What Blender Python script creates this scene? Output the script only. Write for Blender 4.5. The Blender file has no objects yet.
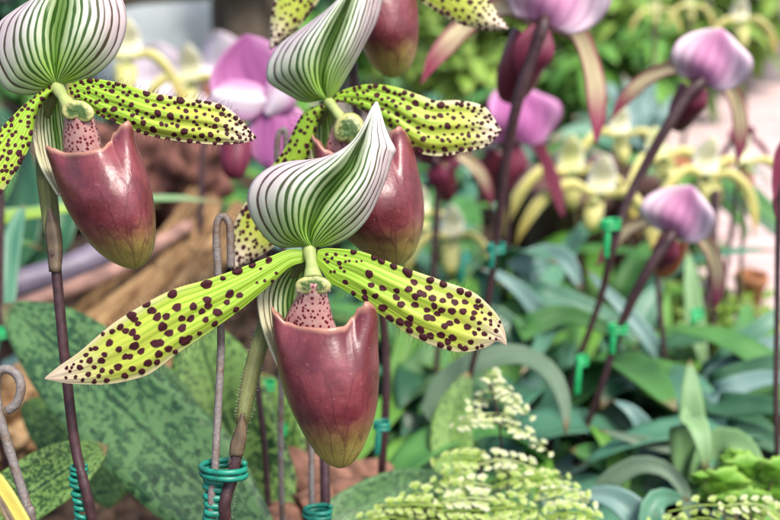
import bpy, math, random
import numpy as np
from mathutils import Vector, Matrix, noise

D = bpy.data
SC = bpy.context.scene
COL = SC.collection
rad = math.radians
rng = random.Random(7)

# ------------------------------------------------------------------ camera, sky, sun, exposure
HFOV, PITCH, CAMH = 45.0, rad(20), 0.34
K = 2 * math.tan(rad(HFOV / 2)) / 780.0
cam_d = D.cameras.new('camera')
cam = D.objects.new('camera', cam_d)
COL.objects.link(cam)
cam.location = (0, 0, CAMH)
cam.rotation_euler = (math.pi / 2 - PITCH, 0, 0)
cam_d.sensor_width = 36
cam_d.lens = 18 / math.tan(rad(HFOV / 2))
cam_d.clip_start, cam_d.clip_end = 0.02, 400
cam_d.dof.use_dof = True
cam_d.dof.focus_distance = 0.302
cam_d.dof.aperture_fstop = 9.0
SC.camera = cam
SUN_EL, SUN_AZ = rad(62), rad(135)          # azimuth clockwise from +Y: right of and behind the camera
W = D.worlds.new('World')
SC.world = W
W.use_nodes = True
wn = W.node_tree
bg = wn.nodes['Background']
sky = wn.nodes.new('ShaderNodeTexSky')
sky.sky_type = 'NISHITA'
sky.sun_disc = False
sky.sun_elevation = SUN_EL
sky.sun_rotation = SUN_AZ
sky.air_density, sky.dust_density, sky.ozone_density = 1.0, 4.0, 1.0
wn.links.new(sky.outputs[0], bg.inputs[0])
bg.inputs[1].default_value = 0.10
sun_d = D.lights.new('sun', 'SUN')
sun_d.energy = 1.5
sun_d.angle = rad(16)
sun_d.color = (1, 0.95, 0.88)
sun = D.objects.new('sun', sun_d)
COL.objects.link(sun)
sun.rotation_euler = (math.pi / 2 - SUN_EL, 0, math.pi - SUN_AZ)
SC.view_settings.view_transform = 'Standard'
SC.view_settings.look = 'None'
SC.view_settings.gamma = 1
SC.view_settings.exposure = 1.55
SC.render.engine = 'CYCLES'
SC.cycles.use_denoising = True
SC.cycles.max_bounces = 6
SC.cycles.transparent_max_bounces = 6

# ------------------------------------------------------------------ helpers: places
RIGHT = Vector((1, 0, 0))
UP = Vector((0, math.sin(PITCH), math.cos(PITCH)))
FWD = Vector((0, math.cos(PITCH), -math.sin(PITCH)))
CAMP = Vector((0, 0, CAMH))

def P(px, py, d):
    return CAMP + RIGHT * ((px - 390) * K * d) - UP * ((py - 260) * K * d) + FWD * d

def fp(px, py, d, w=0):
    return P(px, py, d - w * K * d)

def gd(py):
    return CAMH / (math.sin(PITCH) + (py - 260) * K * math.cos(PITCH))

def PG(px, py):
    v = P(px, py, gd(py)); v.z = 0
    return v

def catmull(pts, n):
    p = np.array([list(q) for q in pts], float)
    if len(p) == 2:
        t = np.linspace(0, 1, n)[:, None]
        return p[0] * (1 - t) + p[1] * t
    e = np.vstack([2 * p[0] - p[1], p, 2 * p[-1] - p[-2]])
    out = []
    for i in range(1, len(e) - 2):
        for t in np.linspace(0, 1, 24, endpoint=False):
            a, b, c, d = e[i - 1], e[i], e[i + 1], e[i + 2]
            out.append(.5 * (2 * b + (c - a) * t + (2 * a - 5 * b + 4 * c - d) * t * t + (3 * b - a - 3 * c + d) * t ** 3))
    out.append(p[-1])
    out = np.array(out)
    s = np.concatenate([[0], np.cumsum(np.linalg.norm(np.diff(out, axis=0), axis=1))])
    u = np.linspace(0, s[-1], n)
    return np.stack([np.interp(u, s, out[:, k]) for k in range(p.shape[1])], 1)

def sstep(x, a, b):
    t = np.clip((np.asarray(x, float) - a) / (b - a), 0, 1)
    return t * t * (3 - 2 * t)

# ------------------------------------------------------------------ helpers: objects
def base_of(o):
    while o.parent:
        o = o.parent
    return o.location.copy()

def tag(o, label, cat, group=None, kind=None):
    if label: o['label'] = label
    if cat: o['category'] = cat
    if group: o['group'] = group
    if kind: o['kind'] = kind
    return o

def thing(name, base, label, cat, group=None):
    o = D.objects.new(name, None)
    COL.objects.link(o)
    o.location = base
    o.empty_display_size = .01
    return tag(o, label, cat, group)

def mesh(name, verts, faces, mat, parent=None, uv=None, attr=None, smooth=True, solid=0, origin=None, off=0.0):
    base = base_of(parent) if parent else (Vector(origin) if origin is not None else Vector((0, 0, 0)))
    me = D.meshes.new(name)
    v = np.array([list(q) for q in verts], float) - np.array(base)
    me.from_pydata(v.tolist(), [], faces)
    for m in (mat if isinstance(mat, list) else [mat]):
        me.materials.append(m)
    if uv is not None:
        l = me.uv_layers.new(name='UVMap')
        idx = np.zeros(len(me.loops), int)
        me.loops.foreach_get('vertex_index', idx)
        l.data.foreach_set('uv', np.array(uv, float)[idx].ravel())
    for k, a in (attr or {}).items():
        at = me.attributes.new(k, 'FLOAT', 'POINT')
        at.data.foreach_set('value', np.array(a, float).ravel())
    if smooth:
        me.polygons.foreach_set('use_smooth', [True] * len(me.polygons))
    me.update()
    o = D.objects.new(name, me)
    COL.objects.link(o)
    if parent:
        o.parent = parent
    else:
        o.location = base
    if solid:
        s = o.modifiers.new('thickness', 'SOLIDIFY')
        s.thickness = solid
        s.offset = off
    return o

def grid_faces(n, m, wrap=False):
    f = []
    for i in range(n - 1):
        for j in range(m if wrap else m - 1):
            k = (j + 1) % m
            f.append((i * m + j, i * m + k, (i + 1) * m + k, (i + 1) * m + j))
    return f

def tube_geo(pts, radii, sides=10):
    pts = np.array([list(p) for p in pts], float)
    n = len(pts)
    radii = np.interp(np.linspace(0, 1, n), np.linspace(0, 1, len(radii)), radii)
    V = []
    nrm = None
    for i in range(n):
        t = Vector(pts[min(i + 1, n - 1)] - pts[max(i - 1, 0)]).normalized()
        if nrm is None:
            nrm = t.orthogonal().normalized()
        nrm = (nrm - t * nrm.dot(t)).normalized()
        b = t.cross(nrm)
        for k in range(sides):
            a = 2 * math.pi * k / sides
            V.append(Vector(pts[i]) + (nrm * math.cos(a) + b * math.sin(a)) * radii[i])
    F = grid_faces(n, sides, True)
    F.append(tuple(range(sides - 1, -1, -1)))
    F.append(tuple((n - 1) * sides + k for k in range(sides)))
    uv = [(k / sides, i / (n - 1)) for i in range(n) for k in range(sides)]
    return V, F, uv

def tube(name, pts, radii, mat, parent=None, n=28, sides=10, origin=None):
    c = catmull(pts, n)
    V, F, uv = tube_geo(c, radii, sides)
    return mesh(name, V, F, mat, parent, uv=uv, origin=origin)

def merge(geos):
    V, F = [], []
    for v, f in geos:
        b = len(V)
        V += list(v)
        F += [tuple(i + b for i in q) for q in f]
    return V, F

# ------------------------------------------------------------------ helpers: materials
class G:
    def __init__(s, name):
        s.m = D.materials.new(name)
        s.m.use_nodes = True
        s.t = s.m.node_tree
        s.b = s.t.nodes['Principled BSDF']
        s.out = s.t.nodes['Material Output']
    def _in(s, sock, v):
        if v is None: return
        if isinstance(v, bpy.types.NodeSocket): s.t.links.new(v, sock)
        elif isinstance(v, (tuple, list)) and len(v) == 3 and sock.type == 'RGBA': sock.default_value = (*v, 1)
        else: sock.default_value = v
    def node(s, ty, **kw):
        n = s.t.nodes.new(ty)
        for k, v in kw.items(): setattr(n, k, v)
        return n
    def math(s, op, a, b=None, c=None):
        n = s.node('ShaderNodeMath', operation=op)
        for i, v in enumerate((a, b, c)): s._in(n.inputs[i], v)
        return n.outputs[0]
    def sm(s, x, a, b, lo=0., hi=1.):
        n = s.node('ShaderNodeMapRange', interpolation_type='SMOOTHSTEP')
        for i, v in enumerate((x, a, b, lo, hi)): s._in(n.inputs[i], v)
        return n.outputs[0]
    def mix(s, f, a, b):
        n = s.node('ShaderNodeMix', data_type='RGBA')
        s._in(n.inputs[0], f); s._in(n.inputs[6], a); s._in(n.inputs[7], b)
        return n.outputs[2]
    def uv(s):
        n = s.node('ShaderNodeTexCoord')
        x = s.node('ShaderNodeSeparateXYZ')
        s.t.links.new(n.outputs['UV'], x.inputs[0])
        return n.outputs['UV'], x.outputs[0], x.outputs[1]
    def obj(s):
        return s.node('ShaderNodeTexCoord').outputs['Object']
    def scale(s, v, sc, rot=(0, 0, 0)):
        n = s.node('ShaderNodeMapping')
        s._in(n.inputs[0], v); n.inputs['Scale'].default_value = sc; n.inputs['Rotation'].default_value = rot
        return n.outputs[0]
    def noise(s, v, sc, det=3, rough=.55, dist=0):
        n = s.node('ShaderNodeTexNoise')
        s._in(n.inputs['Vector'], v); n.inputs['Scale'].default_value = sc
        n.inputs['Detail'].default_value = det; n.inputs['Roughness'].default_value = rough; n.inputs['Distortion'].default_value = dist
        return n.outputs[0]
    def voro(s, v, sc, feature='F1'):
        n = s.node('ShaderNodeTexVoronoi', feature=feature)
        s._in(n.inputs['Vector'], v); n.inputs['Scale'].default_value = sc
        return n.outputs['Distance']
    def attr(s, a):
        return s.node('ShaderNodeAttribute', attribute_name=a).outputs['Fac']
    def bump(s, h, strength=.3, dist=.001):
        n = s.node('ShaderNodeBump')
        n.inputs['Strength'].default_value = strength; n.inputs['Distance'].default_value = dist
        s._in(n.inputs['Height'], h)
        s.t.links.new(n.outputs[0], s.b.inputs['Normal'])
    def fin(s, col, rough=.5, spec=.5, trans=0., coat=0., sss=0.):
        s._in(s.b.inputs['Base Color'], col)
        s._in(s.b.inputs['Roughness'], rough)
        s.b.inputs['Specular IOR Level'].default_value = spec
        s.b.inputs['Coat Weight'].default_value = coat
        s.b.inputs['Coat Roughness'].default_value = .25
        if sss:
            s.b.inputs['Subsurface Weight'].default_value = sss
            s.b.inputs['Subsurface Radius'].default_value = (1, .4, .3)
            s.b.inputs['Subsurface Scale'].default_value = .002
        if trans:
            tr = s.node('ShaderNodeBsdfTranslucent')
            s._in(tr.inputs[0], col)
            mx = s.node('ShaderNodeMixShader')
            mx.inputs[0].default_value = trans
            s.t.links.new(s.b.outputs[0], mx.inputs[1]); s.t.links.new(tr.outputs[0], mx.inputs[2])
            s.t.links.new(mx.outputs[0], s.out.inputs[0])
        return s.m

def m_plain(name, col, rough=.5, var=.25, sc=200, spec=.4, trans=0., bump=0.):
    g = G(name)
    n = g.noise(g.obj(), sc, 4)
    c2 = tuple(min(1, x * (1 + var)) for x in col)
    c1 = tuple(x * (1 - var) for x in col)
    if bump: g.bump(n, bump, .001)
    return g.fin(g.mix(g.sm(n, .3, .7), c1, c2), rough, spec, trans)

def m_sepal(name, N=18, white=(.80, .79, .73), pink=(.66, .50, .52)):
    g = G(name)
    uv, s, t = g.uv()
    ns = g.noise(g.scale(uv, (4, .9, 1)), 2.4, 3)
    c = g.math('ABSOLUTE', g.math('MULTIPLY', g.math('SUBTRACT', s, .5), 2))
    x = g.math('ADD', g.math('MULTIPLY', s, N), g.math('MULTIPLY', g.math('SUBTRACT', ns, .5), 1.3))
    tri = g.math('MULTIPLY', g.math('ABSOLUTE', g.math('SUBTRACT', g.math('FRACT', x), .5)), 2)
    width = g.noise(g.scale(uv, (7, 2, 1)), 3, 2)
    lo = g.math('ADD', .32, g.math('ADD', g.math('MULTIPLY', width, .3), g.math('MULTIPLY', g.sm(c, .4, 1), .2)))
    st = g.sm(tri, lo, g.math('ADD', lo, .26))
    par = g.math('FLOOR', g.math('MODULO', g.math('ADD', x, .5), 2))
    fade = g.math('SUBTRACT', 1, g.math('MULTIPLY', par, g.sm(g.math('ADD', t, g.math('MULTIPLY', width, .3)), .62, .95)))
    st = g.math('MULTIPLY', st, fade)
    st = g.math('MULTIPLY', st, g.sm(c, .955, .995, 1, 0))
    st = g.math('MULTIPLY', st, g.sm(t, .80, 1.0, 1, .5))
    gc = g.math('MULTIPLY', g.sm(c, .0, .55, .8, 0), g.sm(t, .55, .95, 1, .15))
    gb = g.sm(g.math('ADD', t, g.math('MULTIPLY', c, .12)), .12, .58, 1, 0)
    gf = g.math('MAXIMUM', gc, gb)
    mid = g.math('MULTIPLY', g.sm(c, .0, .16, .75, 0), g.sm(t, .7, .95, 1, 0))
    gf = g.math('MULTIPLY', gf, g.math('ADD', .65, g.math('MULTIPLY', ns, .6)))
    base = g.mix(gf, white, (.30, .52, .06))
    bl = g.math('MULTIPLY', g.math('MULTIPLY', g.sm(c, .35, .85), g.sm(t, .2, .5)), g.sm(t, .62, .85, .75, 0))
    base = g.mix(bl, base, pink)
    sg = g.sm(g.math('ADD', g.math('MULTIPLY', c, .75), g.math('MULTIPLY', t, .45)), .42, .92, 1, 0)
    scol = g.mix(sg, (.082, .026, .022), (.028, .105, .006))
    base = g.mix(mid, base, (.09, .24, .02))
    col = g.mix(g.math('MULTIPLY', st, .95), base, scol)
    h = g.math('ADD', g.math('MULTIPLY', tri, -.6), g.math('MULTIPLY', g.noise(g.obj(), 1500, 2), .25))
    g.bump(h, .35, .0005)
    return g.fin(col, .48, .3, .22)

def m_petal(name, tan=(.66, .54, .38)):
    g = G(name)
    uv, s, t = g.uv()
    c = g.math('ABSOLUTE', g.math('MULTIPLY', g.math('SUBTRACT', s, .5), 2))
    ns = g.noise(g.scale(uv, (6, 3, 1)), 1.5, 3)
    x = g.math('ADD', g.math('MULTIPLY', s, 9), g.math('MULTIPLY', ns, .8))
    tri = g.math('MULTIPLY', g.math('ABSOLUTE', g.math('SUBTRACT', g.math('FRACT', x), .5)), 2)
    base = g.mix(g.sm(t, .1, .75), (.30, .50, .035), (.46, .52, .07))
    vein = g.math('MULTIPLY', g.sm(tri, .6, .95), g.sm(t, .35, .95, .75, .1))
    base = g.mix(vein, base, (.14, .33, .012))
    pale = g.math('MULTIPLY', g.sm(tri, .05, .35, 1, 0), g.sm(t, .1, .7, .35, 0))
    base = g.mix(pale, base, (.62, .66, .20))
    tip = g.math('MAXIMUM', g.sm(g.math('ADD', t, g.math('MULTIPLY', g.math('SUBTRACT', ns, .5), .15)), .72, .96),
                 g.math('MULTIPLY', g.sm(c, .72, 1.0), g.sm(t, .3, .7, 0, .75)))
    base = g.mix(tip, base, tan)
    sp = g.sm(g.math('ADD', g.attr('spot'), g.math('MULTIPLY', g.math('SUBTRACT', g.noise(g.obj(), 1500, 2), .5), .5)), .25, .75)
    base = g.mix(g.sm(g.attr('spot'), .02, .4, 0, .6), base, (.16, .075, .03))
    col = g.mix(sp, base, g.mix(g.noise(g.obj(), 900, 2), (.020, .003, .006), (.075, .010, .016)))
    g.bump(g.math('ADD', g.math('MULTIPLY', tri, -.5), g.math('MULTIPLY', g.noise(g.obj(), 1800, 2), .3)), .4, .0004)
    return g.fin(col, g.math('ADD', .42, g.math('MULTIPLY', sp, .25)), .28, .2)

def m_pouch(name, hue=(.142, .021, .026), low=(.42, .37, .085)):
    g = G(name)
    uv, u, v = g.uv()
    ns = g.noise(g.obj(), 160, 4)
    ob = g.obj()
    wv = g.scale(uv, (13, 2.3, 1))
    dn = g.node('ShaderNodeVectorMath', operation='ADD')
    nn = g.node('ShaderNodeTexNoise'); g._in(nn.inputs['Vector'], wv); nn.inputs['Scale'].default_value = 1.1
    g.t.links.new(wv, dn.inputs[0]); g.t.links.new(nn.outputs['Color'], dn.inputs[1])
    e = g.voro(dn.outputs[0], 1.0, 'DISTANCE_TO_EDGE')
    vein = g.math('MULTIPLY', g.sm(e, .012, .075, 1, 0), g.sm(v, .12, .5, .25, .85))
    fine = g.voro(g.scale(uv, (46, 14, 1)), 1.0, 'DISTANCE_TO_EDGE')
    vein = g.math('MAXIMUM', vein, g.math('MULTIPLY', g.sm(fine, .01, .08, .28, 0), g.sm(v, .2, .6)))
    ns2 = g.noise(ob, 55, 3)
    c1 = g.mix(g.sm(g.math('ADD', g.math('MULTIPLY', ns, .5), g.math('MULTIPLY', ns2, .5)), .36, .64), tuple(x * .72 for x in hue), (hue[0] * 1.4, hue[1] * 2.0, hue[2] * 2.0))
    lowf = g.sm(g.math('ADD', v, g.math('MULTIPLY', g.math('SUBTRACT', ns, .5), .22)), .62, 1.04)
    lowf = g.math('MAXIMUM', lowf, g.math('MULTIPLY', g.sm(u, .41, .5, 0, .55), g.sm(v, .12, .5)))
    c1 = g.mix(lowf, c1, low)
    c1 = g.mix(g.math('MULTIPLY', vein, .6), c1, (.085, .012, .022))
    rim = g.sm(g.math('ADD', v, g.math('MULTIPLY', g.math('SUBTRACT', ns2, .5), .04)), .006, .05, .8, 0)
    c1 = g.mix(rim, c1, (.44, .22, .15))
    pap = g.sm(g.voro(ob, 420), .06, .14, .5, 0)
    c1 = g.mix(g.math('MULTIPLY', pap, .5), c1, (.55, .30, .30))
    g.bump(g.math('ADD', g.math('MULTIPLY', g.noise(ob, 900, 3), .5), g.math('ADD', g.math('MULTIPLY', vein, .3), g.math('MULTIPLY', g.noise(ob, 130, 2), 1.2))), .32, .0007)
    return g.fin(c1, g.math('ADD', .27, g.math('MULTIPLY', ns, .2)), .5, 0, .1, .1)

def m_leaf(name, dark, light, mott=0., sc=90, rough=.42, spec=.35, trans=.14, vein=True):
    g = G(name)
    uv, s, t = g.uv()
    ob = g.obj()
    c = g.math('ABSOLUTE', g.math('MULTIPLY', g.math('SUBTRACT', s, .5), 2))
    n1 = g.noise(ob, sc * .35, 3)
    base = g.mix(g.sm(n1, .35, .65), dark, tuple(a * .6 + b * .4 for a, b in zip(dark, light)))
    if mott:
        n2 = g.noise(g.scale(uv, (5, 15, 1)), 2.1, 3, .6, .8)
        n3 = g.noise(g.scale(uv, (9, 30, 1)), 1.5, 3, .6, .5)
        f = g.sm(g.math('ADD', g.math('ADD', g.math('MULTIPLY', n2, .62), g.math('MULTIPLY', n3, .38)), g.math('MULTIPLY', g.math('SUBTRACT', n1, .5), .25)), .475, .525)
        dk = g.sm(g.noise(g.scale(uv, (6, 18, 1)), 2.3, 3, .6, .6), .5, .58)
        base = g.mix(g.math('MULTIPLY', dk, mott * .8), base, tuple(a * .45 for a in dark))
        base = g.mix(g.math('MULTIPLY', f, mott), base, light)
    if vein:
        x = g.math('FRACT', g.math('MULTIPLY', s, 11))
        tri = g.math('ABSOLUTE', g.math('SUBTRACT', x, .5))
        base = g.mix(g.sm(tri, .34, .5, 0, .34), base, light)
        base = g.mix(g.sm(c, .0, .06, .75, 0), base, tuple(a * .55 for a in dark))
        base = g.mix(g.math('MULTIPLY', g.sm(c, .05, .10), g.sm(c, .10, .17, .4, 0)), base, light)
    tp = g.sm(g.math('ADD', t, g.math('MULTIPLY', g.math('SUBTRACT', n1, .5), .16)), .945, .985, 0, .8)
    base = g.mix(tp, base, (.20, .13, .06))
    sk = g.sm(g.noise(ob, 260, 4, .7), .64, .72, 0, .5)
    base = g.mix(sk, base, (.24, .20, .12))
    g.bump(g.math('ADD', g.noise(ob, 700, 3), g.math('MULTIPLY', n1, 2)), .22, .0006)
    return g.fin(base, g.math('ADD', rough, g.math('MULTIPLY', n1, .15)), spec, trans)

M = {}
M['sepal'] = m_sepal('striped_sepal')
M['synsepal'] = m_sepal('striped_synsepal', 13, (.72, .72, .52), (.66, .62, .40))
M['petal'] = m_petal('spotted_petal')
M['petal_pale'] = m_petal('spotted_petal_pale', (.72, .60, .46))
M['pouch'] = m_pouch('maroon_pouch')
M['hair'] = m_plain('dark_hair', (.03, .012, .018), .5)
M['column'] = m_plain('column_green', (.36, .43, .15), .45, .15, 300, trans=.15)
M['ovary'] = m_leaf('ovary_green', (.085, .10, .028), (.26, .28, .11), 0, 200, .5, .3, .0)
M['stem'] = m_plain('purple_brown_stem', (.045, .019, .022), .5, .35, 350, bump=.3)
M['bract'] = m_plain('bract_brown', (.12, .085, .05), .5, .3, 250)
g = G('grey_brown_rod')
n1 = g.noise(g.obj(), 120, 5, .7); n2 = g.noise(g.obj(), 900, 3)
c = g.mix(g.sm(n1, .45, .62), (.17, .15, .14), (.13, .085, .06)); c = g.mix(g.sm(n2, .58, .7, 0, .5), c, (.30, .27, .25))
g.bump(g.math('ADD', n1, n2), .5, .0008)
M['rod'] = g.fin(c, .55, .4)
M['tie'] = m_plain('green_plastic', (.007, .17, .115), .4, .35, 200, .5)
M['tie_bright'] = m_plain('bright_green_plastic', (.012, .34, .10), .35, .12, 200, .5)

# staminode: pale rim, dark mottled middle (v runs from the middle outwards)
g = G('staminode_green')
uv, u, v = g.uv()
nz = g.noise(g.obj(), 700, 3)
c = g.mix(g.sm(g.math('ADD', v, g.math('MULTIPLY', g.math('SUBTRACT', nz, .5), 1.1)), .42, .95, 1, 0), (.46, .46, .17), (.05, .10, .018))
g.bump(nz, .4, .0006)
M['staminode'] = g.fin(c, .4, .4, .1)
# inner lobe of the pouch: white with magenta spots
g = G('speckled_lobe')
uv, u, v = g.uv()
vd = g.voro(g.obj(), 760)
c = g.mix(g.sm(vd, .30, .44, 1, 0), g.mix(g.noise(g.obj(), 400, 2), (.60, .42, .34), (.46, .15, .17)), (.15, .008, .025))
M['lobe'] = g.fin(c, .4, .4, .2)

# ------------------------------------------------------------------ near orchids
def blade(name, L, R, d, wf, mat, parent, Mid=None, nt=60, ns=30, thick=.0007, spots=None, rnd=None, label=None):
    l, r = catmull(L, nt), catmull(R, nt)
    m = catmull(Mid, nt) if Mid else (l + r) / 2
    t = np.linspace(0, 1, nt)[:, None]
    s = np.linspace(-1, 1, ns)[None, :]
    X = m[:, None, :] + s[..., None] * ((r - l) / 2)[:, None, :] + (s ** 2)[..., None] * (((l + r) / 2) - m)[:, None, :]
    Wd = np.broadcast_to(wf(t, s), (nt, ns)).copy()
    spot = np.zeros((nt, ns))
    if spots is not None or rnd:
        lst = list(spots or [])
        if rnd:
            rr = random.Random(rnd)
            lx, ly = X[..., 0], X[..., 1]
            L_ = np.linalg.norm(m[-1] - m[0])
            for _ in range(2600):
                a, b = rr.random(), rr.uniform(-1, 1)
                if rr.random() > (.25 + 1.0 * min(1, a / .3)) : continue
                i, j = int(a * (nt - 1)), int((b + 1) / 2 * (ns - 1))
                x, y = X[i, j]
                big = (1.6 + 2.4 * rr.random() ** 1.3) * (1 - .5 * max(0, (a - .62) / .38)) * (.55 + .45 * min(1, a / .25))
                if all((x - q[0]) ** 2 + (y - q[1]) ** 2 > (1.12 * (big + q[2]) + rr.uniform(-1.2, 4.2)) ** 2 for q in lst):
                    lst.append((x, y, big))
        ax = (m[-1] - m[0]) / np.linalg.norm(m[-1] - m[0])
        for q in lst:
            x, y, rd = q[:3]
            dx, dy = X[..., 0] - x, X[..., 1] - y
            ph = (x * 7.3 + y * 3.1) % 6.28
            tt = math.sin(ph * 3) * .5
            ca, sa = math.cos(tt), math.sin(tt)
            a1 = dx * ax[0] + dy * ax[1]; b1 = -dx * ax[1] + dy * ax[0]
            a2 = (a1 * ca + b1 * sa) / (1.08 + .18 * abs(math.sin(ph * 5))); b2 = (-a1 * sa + b1 * ca) / .93
            th = np.arctan2(b2, a2)
            re = rd * .82 * (1 + .06 * np.sin(3 * th + ph) + .04 * np.sin(5 * th + ph * 2))
            q_ = np.sqrt(a2 ** 2 + b2 ** 2) / re
            spot = np.maximum(spot, 1 - sstep(q_, .78, 1.15))
        Wd += spot * (.35 + 1.3 * sstep(np.abs(s), .72, .9))
    V = [fp(X[i, j, 0], X[i, j, 1], d, Wd[i, j]) for i in range(nt) for j in range(ns)]
    uvs = [((s_ + 1) / 2, t_) for t_ in np.linspace(0, 1, nt) for s_ in np.linspace(-1, 1, ns)]
    o = mesh(name, V, grid_faces(nt, ns), mat, parent, uv=uvs, attr={'spot': spot.ravel()} if (spots is not None or rnd) else None, solid=thick)
    return o, X, Wd

def margin_hair(petal, X, Wd, d, seed, n=70, ln=7):
    rr = random.Random(seed)
    geos = []
    nt, ns = Wd.shape
    for side, j in ((0, 0), (1, ns - 1)):
        for k in range(n):
            i = int((.06 + .88 * (k + rr.random()) / n) * (nt - 1))
            a, b = X[i, j], X[i, ns // 2]
            o = (a - b); o = o / (np.linalg.norm(o) + 1e-6)
            tg = X[min(i + 3, nt - 1), j] - X[max(i - 3, 0), j]; tg = tg / (np.linalg.norm(tg) + 1e-6)
            le = ln * rr.uniform(.5, 1.15)
            dr = o + tg * rr.uniform(-.15, .55)
            p0 = a - o * .5; p1 = a + dr * le * .55; p2 = p1 + (dr + tg * rr.uniform(-.3, .5)) * le * .45
            w = Wd[i, j]
            dw = rr.uniform(-3, 3)
            v, f, _ = tube_geo([fp(*p0, d, w), fp(*p1, d, w + dw * .5), fp(*p2, d, w + dw)], [.00007, .00005, .00002], 3)
            geos.append((v, f))
    V, F = merge(geos)
    return mesh('margin_hair', V, F, M['hair'], petal)

def pouch(parent, d, left, right, rim, wc=18, depth=.82, bulge=14, mat='pouch'):
    la, ra = np.array(left, float), np.array(right, float)
    lc, rc = catmull(left, 160), catmull(right, 160)
    ybot = max(lc[-1, 1], rc[-1, 1])
    th = np.array([r[0] for r in rim], float); ry = np.array([r[1] for r in rim], float)
    nth, nv = 96, 64
    def rimy(a):
        T = np.concatenate([th - 360, th, th + 360]); Y = np.tile(ry, 3)
        i = np.searchsorted(T, a) - 1
        f = (a - T[i]) / (T[i + 1] - T[i]); f = f * f * (3 - 2 * f)
        return Y[i] * (1 - f) + Y[i + 1] * f
    def lx(y): return np.interp(y, lc[:, 1], lc[:, 0])
    def rx(y): return np.interp(y, rc[:, 1], rc[:, 0])
    V, uv = [], []
    for iv in range(nv):
        vv = math.sin(iv / (nv - 1) * math.pi / 2)
        for k in range(nth):
            a = 360 * k / nth
            y0 = rimy(a)
            y = y0 + (ybot - y0) * vv
            if iv == nv - 1: y = ybot
            cx, hw = (lx(y) + rx(y)) / 2, max(.3, (rx(y) - lx(y)) / 2)
            ar = math.radians(a)
            ca, sa = math.cos(ar), math.sin(ar)
            prof = math.sin(min(1, max(0, vv)) * math.pi)
            w = wc + hw * depth * sa + bulge * prof * (1 if sa > 0 else .4) * abs(sa)
            flare = (1 - min(1, vv / .10)) ** 2 * 3.0
            cr = math.exp(-((a - 58) / 17) ** 2) + .8 * math.exp(-((a - 128) / 20) ** 2)
            ear = math.exp(-((a - 22) / 18) ** 2) + .7 * math.exp(-((a - 165) / 18) ** 2)
            up_ = max(0, 1 - vv / .42) ** 1.5
            w += -13 * cr * up_ + 9 * ear * max(0, 1 - vv / .25)
            bl = 1.6 * noise.noise(Vector((math.cos(ar) * 1.6, math.sin(ar) * 1.6, vv * 3 + cx * .1)))
            w += bl; y += .9 * noise.noise(Vector((a * .03, cx * .1, 1.0))) * (1 - vv) * 2
            V.append(fp(cx + (hw - 5 * cr * up_ * .5) * math.copysign(abs(ca) ** .92, ca), y, d, w + flare * (1 if sa > 0 else -1) * abs(sa)))
            uv.append((k / nth if k <= nth / 2 else 1 - k / nth, vv))
    F = grid_faces(nv, nth, True)
    o = mesh('pouch', V, F, M[mat], parent, uv=uv)
    s = o.modifiers.new('thickness', 'SOLIDIFY'); s.thickness = .0007; s.offset = 1 
    return o

def dome(name, cx, cy, rx, ry, d, w0, h, mat, parent, notch=.0, rot=0.):
    V, uv = [], []
    n, m = 14, 40
    for i in range(n):
        r = i / (n - 1)
        for k in range(m):
            a = 2 * math.pi * k / m
            q = 1 - notch * math.exp(-((a - math.pi * 1.5) / .45) ** 2) 
            x, y = rx * r * math.cos(a) * q, -ry * r * math.sin(a) * q
            xr, yr = x * math.cos(rot) - y * math.sin(rot), x * math.sin(rot) + y * math.cos(rot)
            lump = .12 * math.sin(3 * a + 1) * r
            V.append(fp(cx + xr, cy + yr, d, w0 + h * (math.sqrt(max(0, 1 - r ** 2.2)) + lump - .16 * math.exp(-(r / .45) ** 2) + .10 * noise.noise(Vector((x * .35, y * .35, cx))))))
            uv.append((k / m, r))
    return mesh(name, V, grid_faces(n, m, True), M[mat], parent, uv=uv, solid=.0006)

def stem_run(parent, px, d, radii_px, mat='stem', ground=True, name='stem', lean=(0, .012), n=50):
    pts = [fp(p[0], p[1], p[2] if len(p) > 2 else d, 0) for p in px]
    if ground:
        q = pts[-1]
        z = q.z
        pts += [Vector((q.x + lean[0] * .5, q.y + lean[1] * .5, z * .5)), Vector((q.x + lean[0], q.y + lean[1], -.004))]
    return tube(name, pts, [r * K * d for r in radii_px], M[mat], parent, n=n, sides=12)

def ground_under(px, py, d, lean=(0, .012)):
    q = P(px, py, d)
    return Vector((q.x + lean[0], q.y + lean[1], 0))

def hump(a, b):           # soft bump along t
    return lambda t: a + b * np.sin(np.pi * t)

G_NEAR = 'spotted slipper orchids in front'

def hood(bl, br, cr):
    return lambda t, s: 3 + 8 * t + np.sin(np.pi * np.clip(t, 0, 1) ** .85) * (np.sin(np.pi * np.abs(s) ** .8) * np.where(s < 0, bl, br) * .8 + 8 * (1 - s ** 2) - cr * np.exp(-(s / .13) ** 2) - 12 * np.abs(s) ** 3)

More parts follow.
